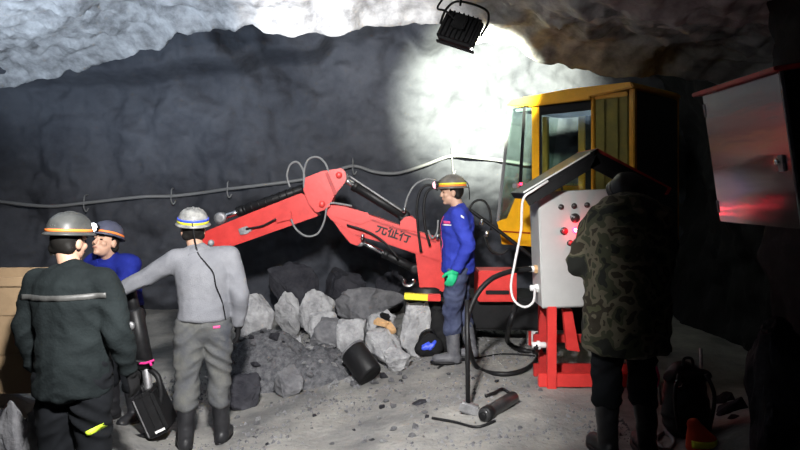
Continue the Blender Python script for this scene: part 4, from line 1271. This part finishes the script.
VS = thing('safety_vest', 'bundled orange-red safety vest with yellow stripe in front of the backpack', 'vest', (c.x, c.y - .02, floor_z(c.x, c.y - .02)))
vb = organic('cloth', [rc((.01, 0, .055), (-.03, .0, .16), .10, .045, .6), rc((.05, 0, .05), (.02, 0, .10), .07, .05, .7)], .009, 'red_orange', VS, 3, .012)
bv5 = BVHTree.FromPolygons([v.co for v in vb.data.vertices], [tuple(p.vertices) for p in vb.data.polygons])
decal('stripe', bv5, (-.06, -.4, .030), (.17, 0, 0), (0, 0, .045), (0, 1, 0), 14, 4, 'yellow_refl', VS)
hose('coiled_cable', 'grey cable coiled on the floor left of the backpack', [gp(662, 448, .012), gp(656, 440, .012), gp(664, 432, .012), gp(674, 440, .012), gp(668, 449, .012), gp(655, 446, .02)], .012, 'cable_grey', 'cable')

# ================================================================ tan crate at the far left
cx0 = P(-60, 0, 4.15).x; cx1 = P(36, 0, 4.15).x; zt = P(0, 277, 4.15).z; zb = P(0, 394, 4.15).z
CR = thing('crate', 'tan plywood crate on the dark stone heap at the left edge', 'crate', ((cx0 + cx1) / 2, 4.4, zb), math.radians(3))
Wc, Hc = cx1 - cx0, zt - zb
for k in range(3):
    obj('board', B((0, -.25, Hc * (k + .5) / 3), (Wc, .02, Hc / 3 - .004), None, .003), 'ply', CR)
    obj('board', B((0, .25, Hc * (k + .5) / 3), (Wc, .02, Hc / 3 - .004), None, .003), 'ply', CR)
    obj('board', B((Wc / 2 - .01, 0, Hc * (k + .5) / 3), (.02, .48, Hc / 3 - .004), None, .003), 'ply', CR)
    obj('board', B((-Wc / 2 + .01, 0, Hc * (k + .5) / 3), (.02, .48, Hc / 3 - .004), None, .003), 'ply', CR)
obj('bottom', B((0, 0, .012), (Wc - .02, .48, .02), None, .003), 'ply', CR)
obj('top_batten', B((0, -.268, Hc - .03), (Wc + .02, .02, .06), None, .004), 'ply', CR)
obj('top_batten', B((0, .268, Hc - .03), (Wc + .02, .02, .06), None, .004), 'ply', CR)
for sx in (-1, 1):
    obj('corner_batten', B((sx * (Wc / 2 - .03), -.268, Hc / 2 - .03), (.06, .018, Hc - .08), None, .004), 'ply', CR)

# ================================================================ black gear between the left-hand men
EC = thing('equipment_case', 'black equipment case tipped on its edge between the two near men', 'case', gp(150, 440, 0.0))
ME = Matrix.Translation((0, .10, .20)) @ Matrix.Rotation(math.radians(-24), 4, 'Y') @ Matrix.Rotation(math.radians(8), 4, 'Z')
eb = obj('shell', B((0, 0, 0), (.17, .36, .34), ME, .025), 'black', EC, False)
obj('seam', B((0, 0, 0), (.012, .366, .346), ME, .003), 'rubber', eb)
obj('handle', T([ME @ Vector(v) for v in ((0, -.08, .165), (0, -.07, .21), (0, .07, .21), (0, .08, .165))], .012, 8), 'rubber', EC, True)
obj('sticker', B((.03, -.182, -.135), (.075, .004, .018), ME, .0), 'white', eb)
obj('edge_strip', B((-.06, -.181, .0), (.008, .006, .30), ME, .001), 'steel', eb)
RD = thing('rock_drill', 'black pneumatic rock drill leaning upright behind the equipment case', 'drill', (P(147, 0, 4.95).x, 4.95, floor_z(P(147, 0, 4.95).x, 4.95)))
obj('leg_tube', cyl((.06, 0, .0), (-.02, 0, .62), .032, 16), 'steel', RD, True)
db = obj('drill_body', cyl((-.01, 0, .52), (-.10, 0, .98), .065, 18, .02), 'black', RD, True)
obj('front_head', cyl((-.095, 0, .96), (-.13, 0, 1.12), .042, 16, .01), 'black', db, True)
obj('handle', T([(-.16, -.03, .64), (-.06, -.09, .60), (.06, -.06, .58)], .014, 8), 'rubber', RD, True)
obj('air_hose', T([(-.0, 0, .52), (.10, -.03, .45), (.12, -.05, .25), (.02, -.08, .03), (-.20, -.08, .03)], .022, 8), 'rubber', RD, True)
obj('lamp_cap', cyl((-.10, -.05, .86), (-.10, -.09, .86), .035, 16), 'steel', RD, True)
obj('ribbon', T([(-.02, -.09, .58), (.03, -.10, .585), (.09, -.09, .605)], .010, 6), 'pink', RD, True)
obj('ribbon', T([(.06, -.10, .595), (.075, -.10, .565)], .010, 6, False), 'pink', RD, True)
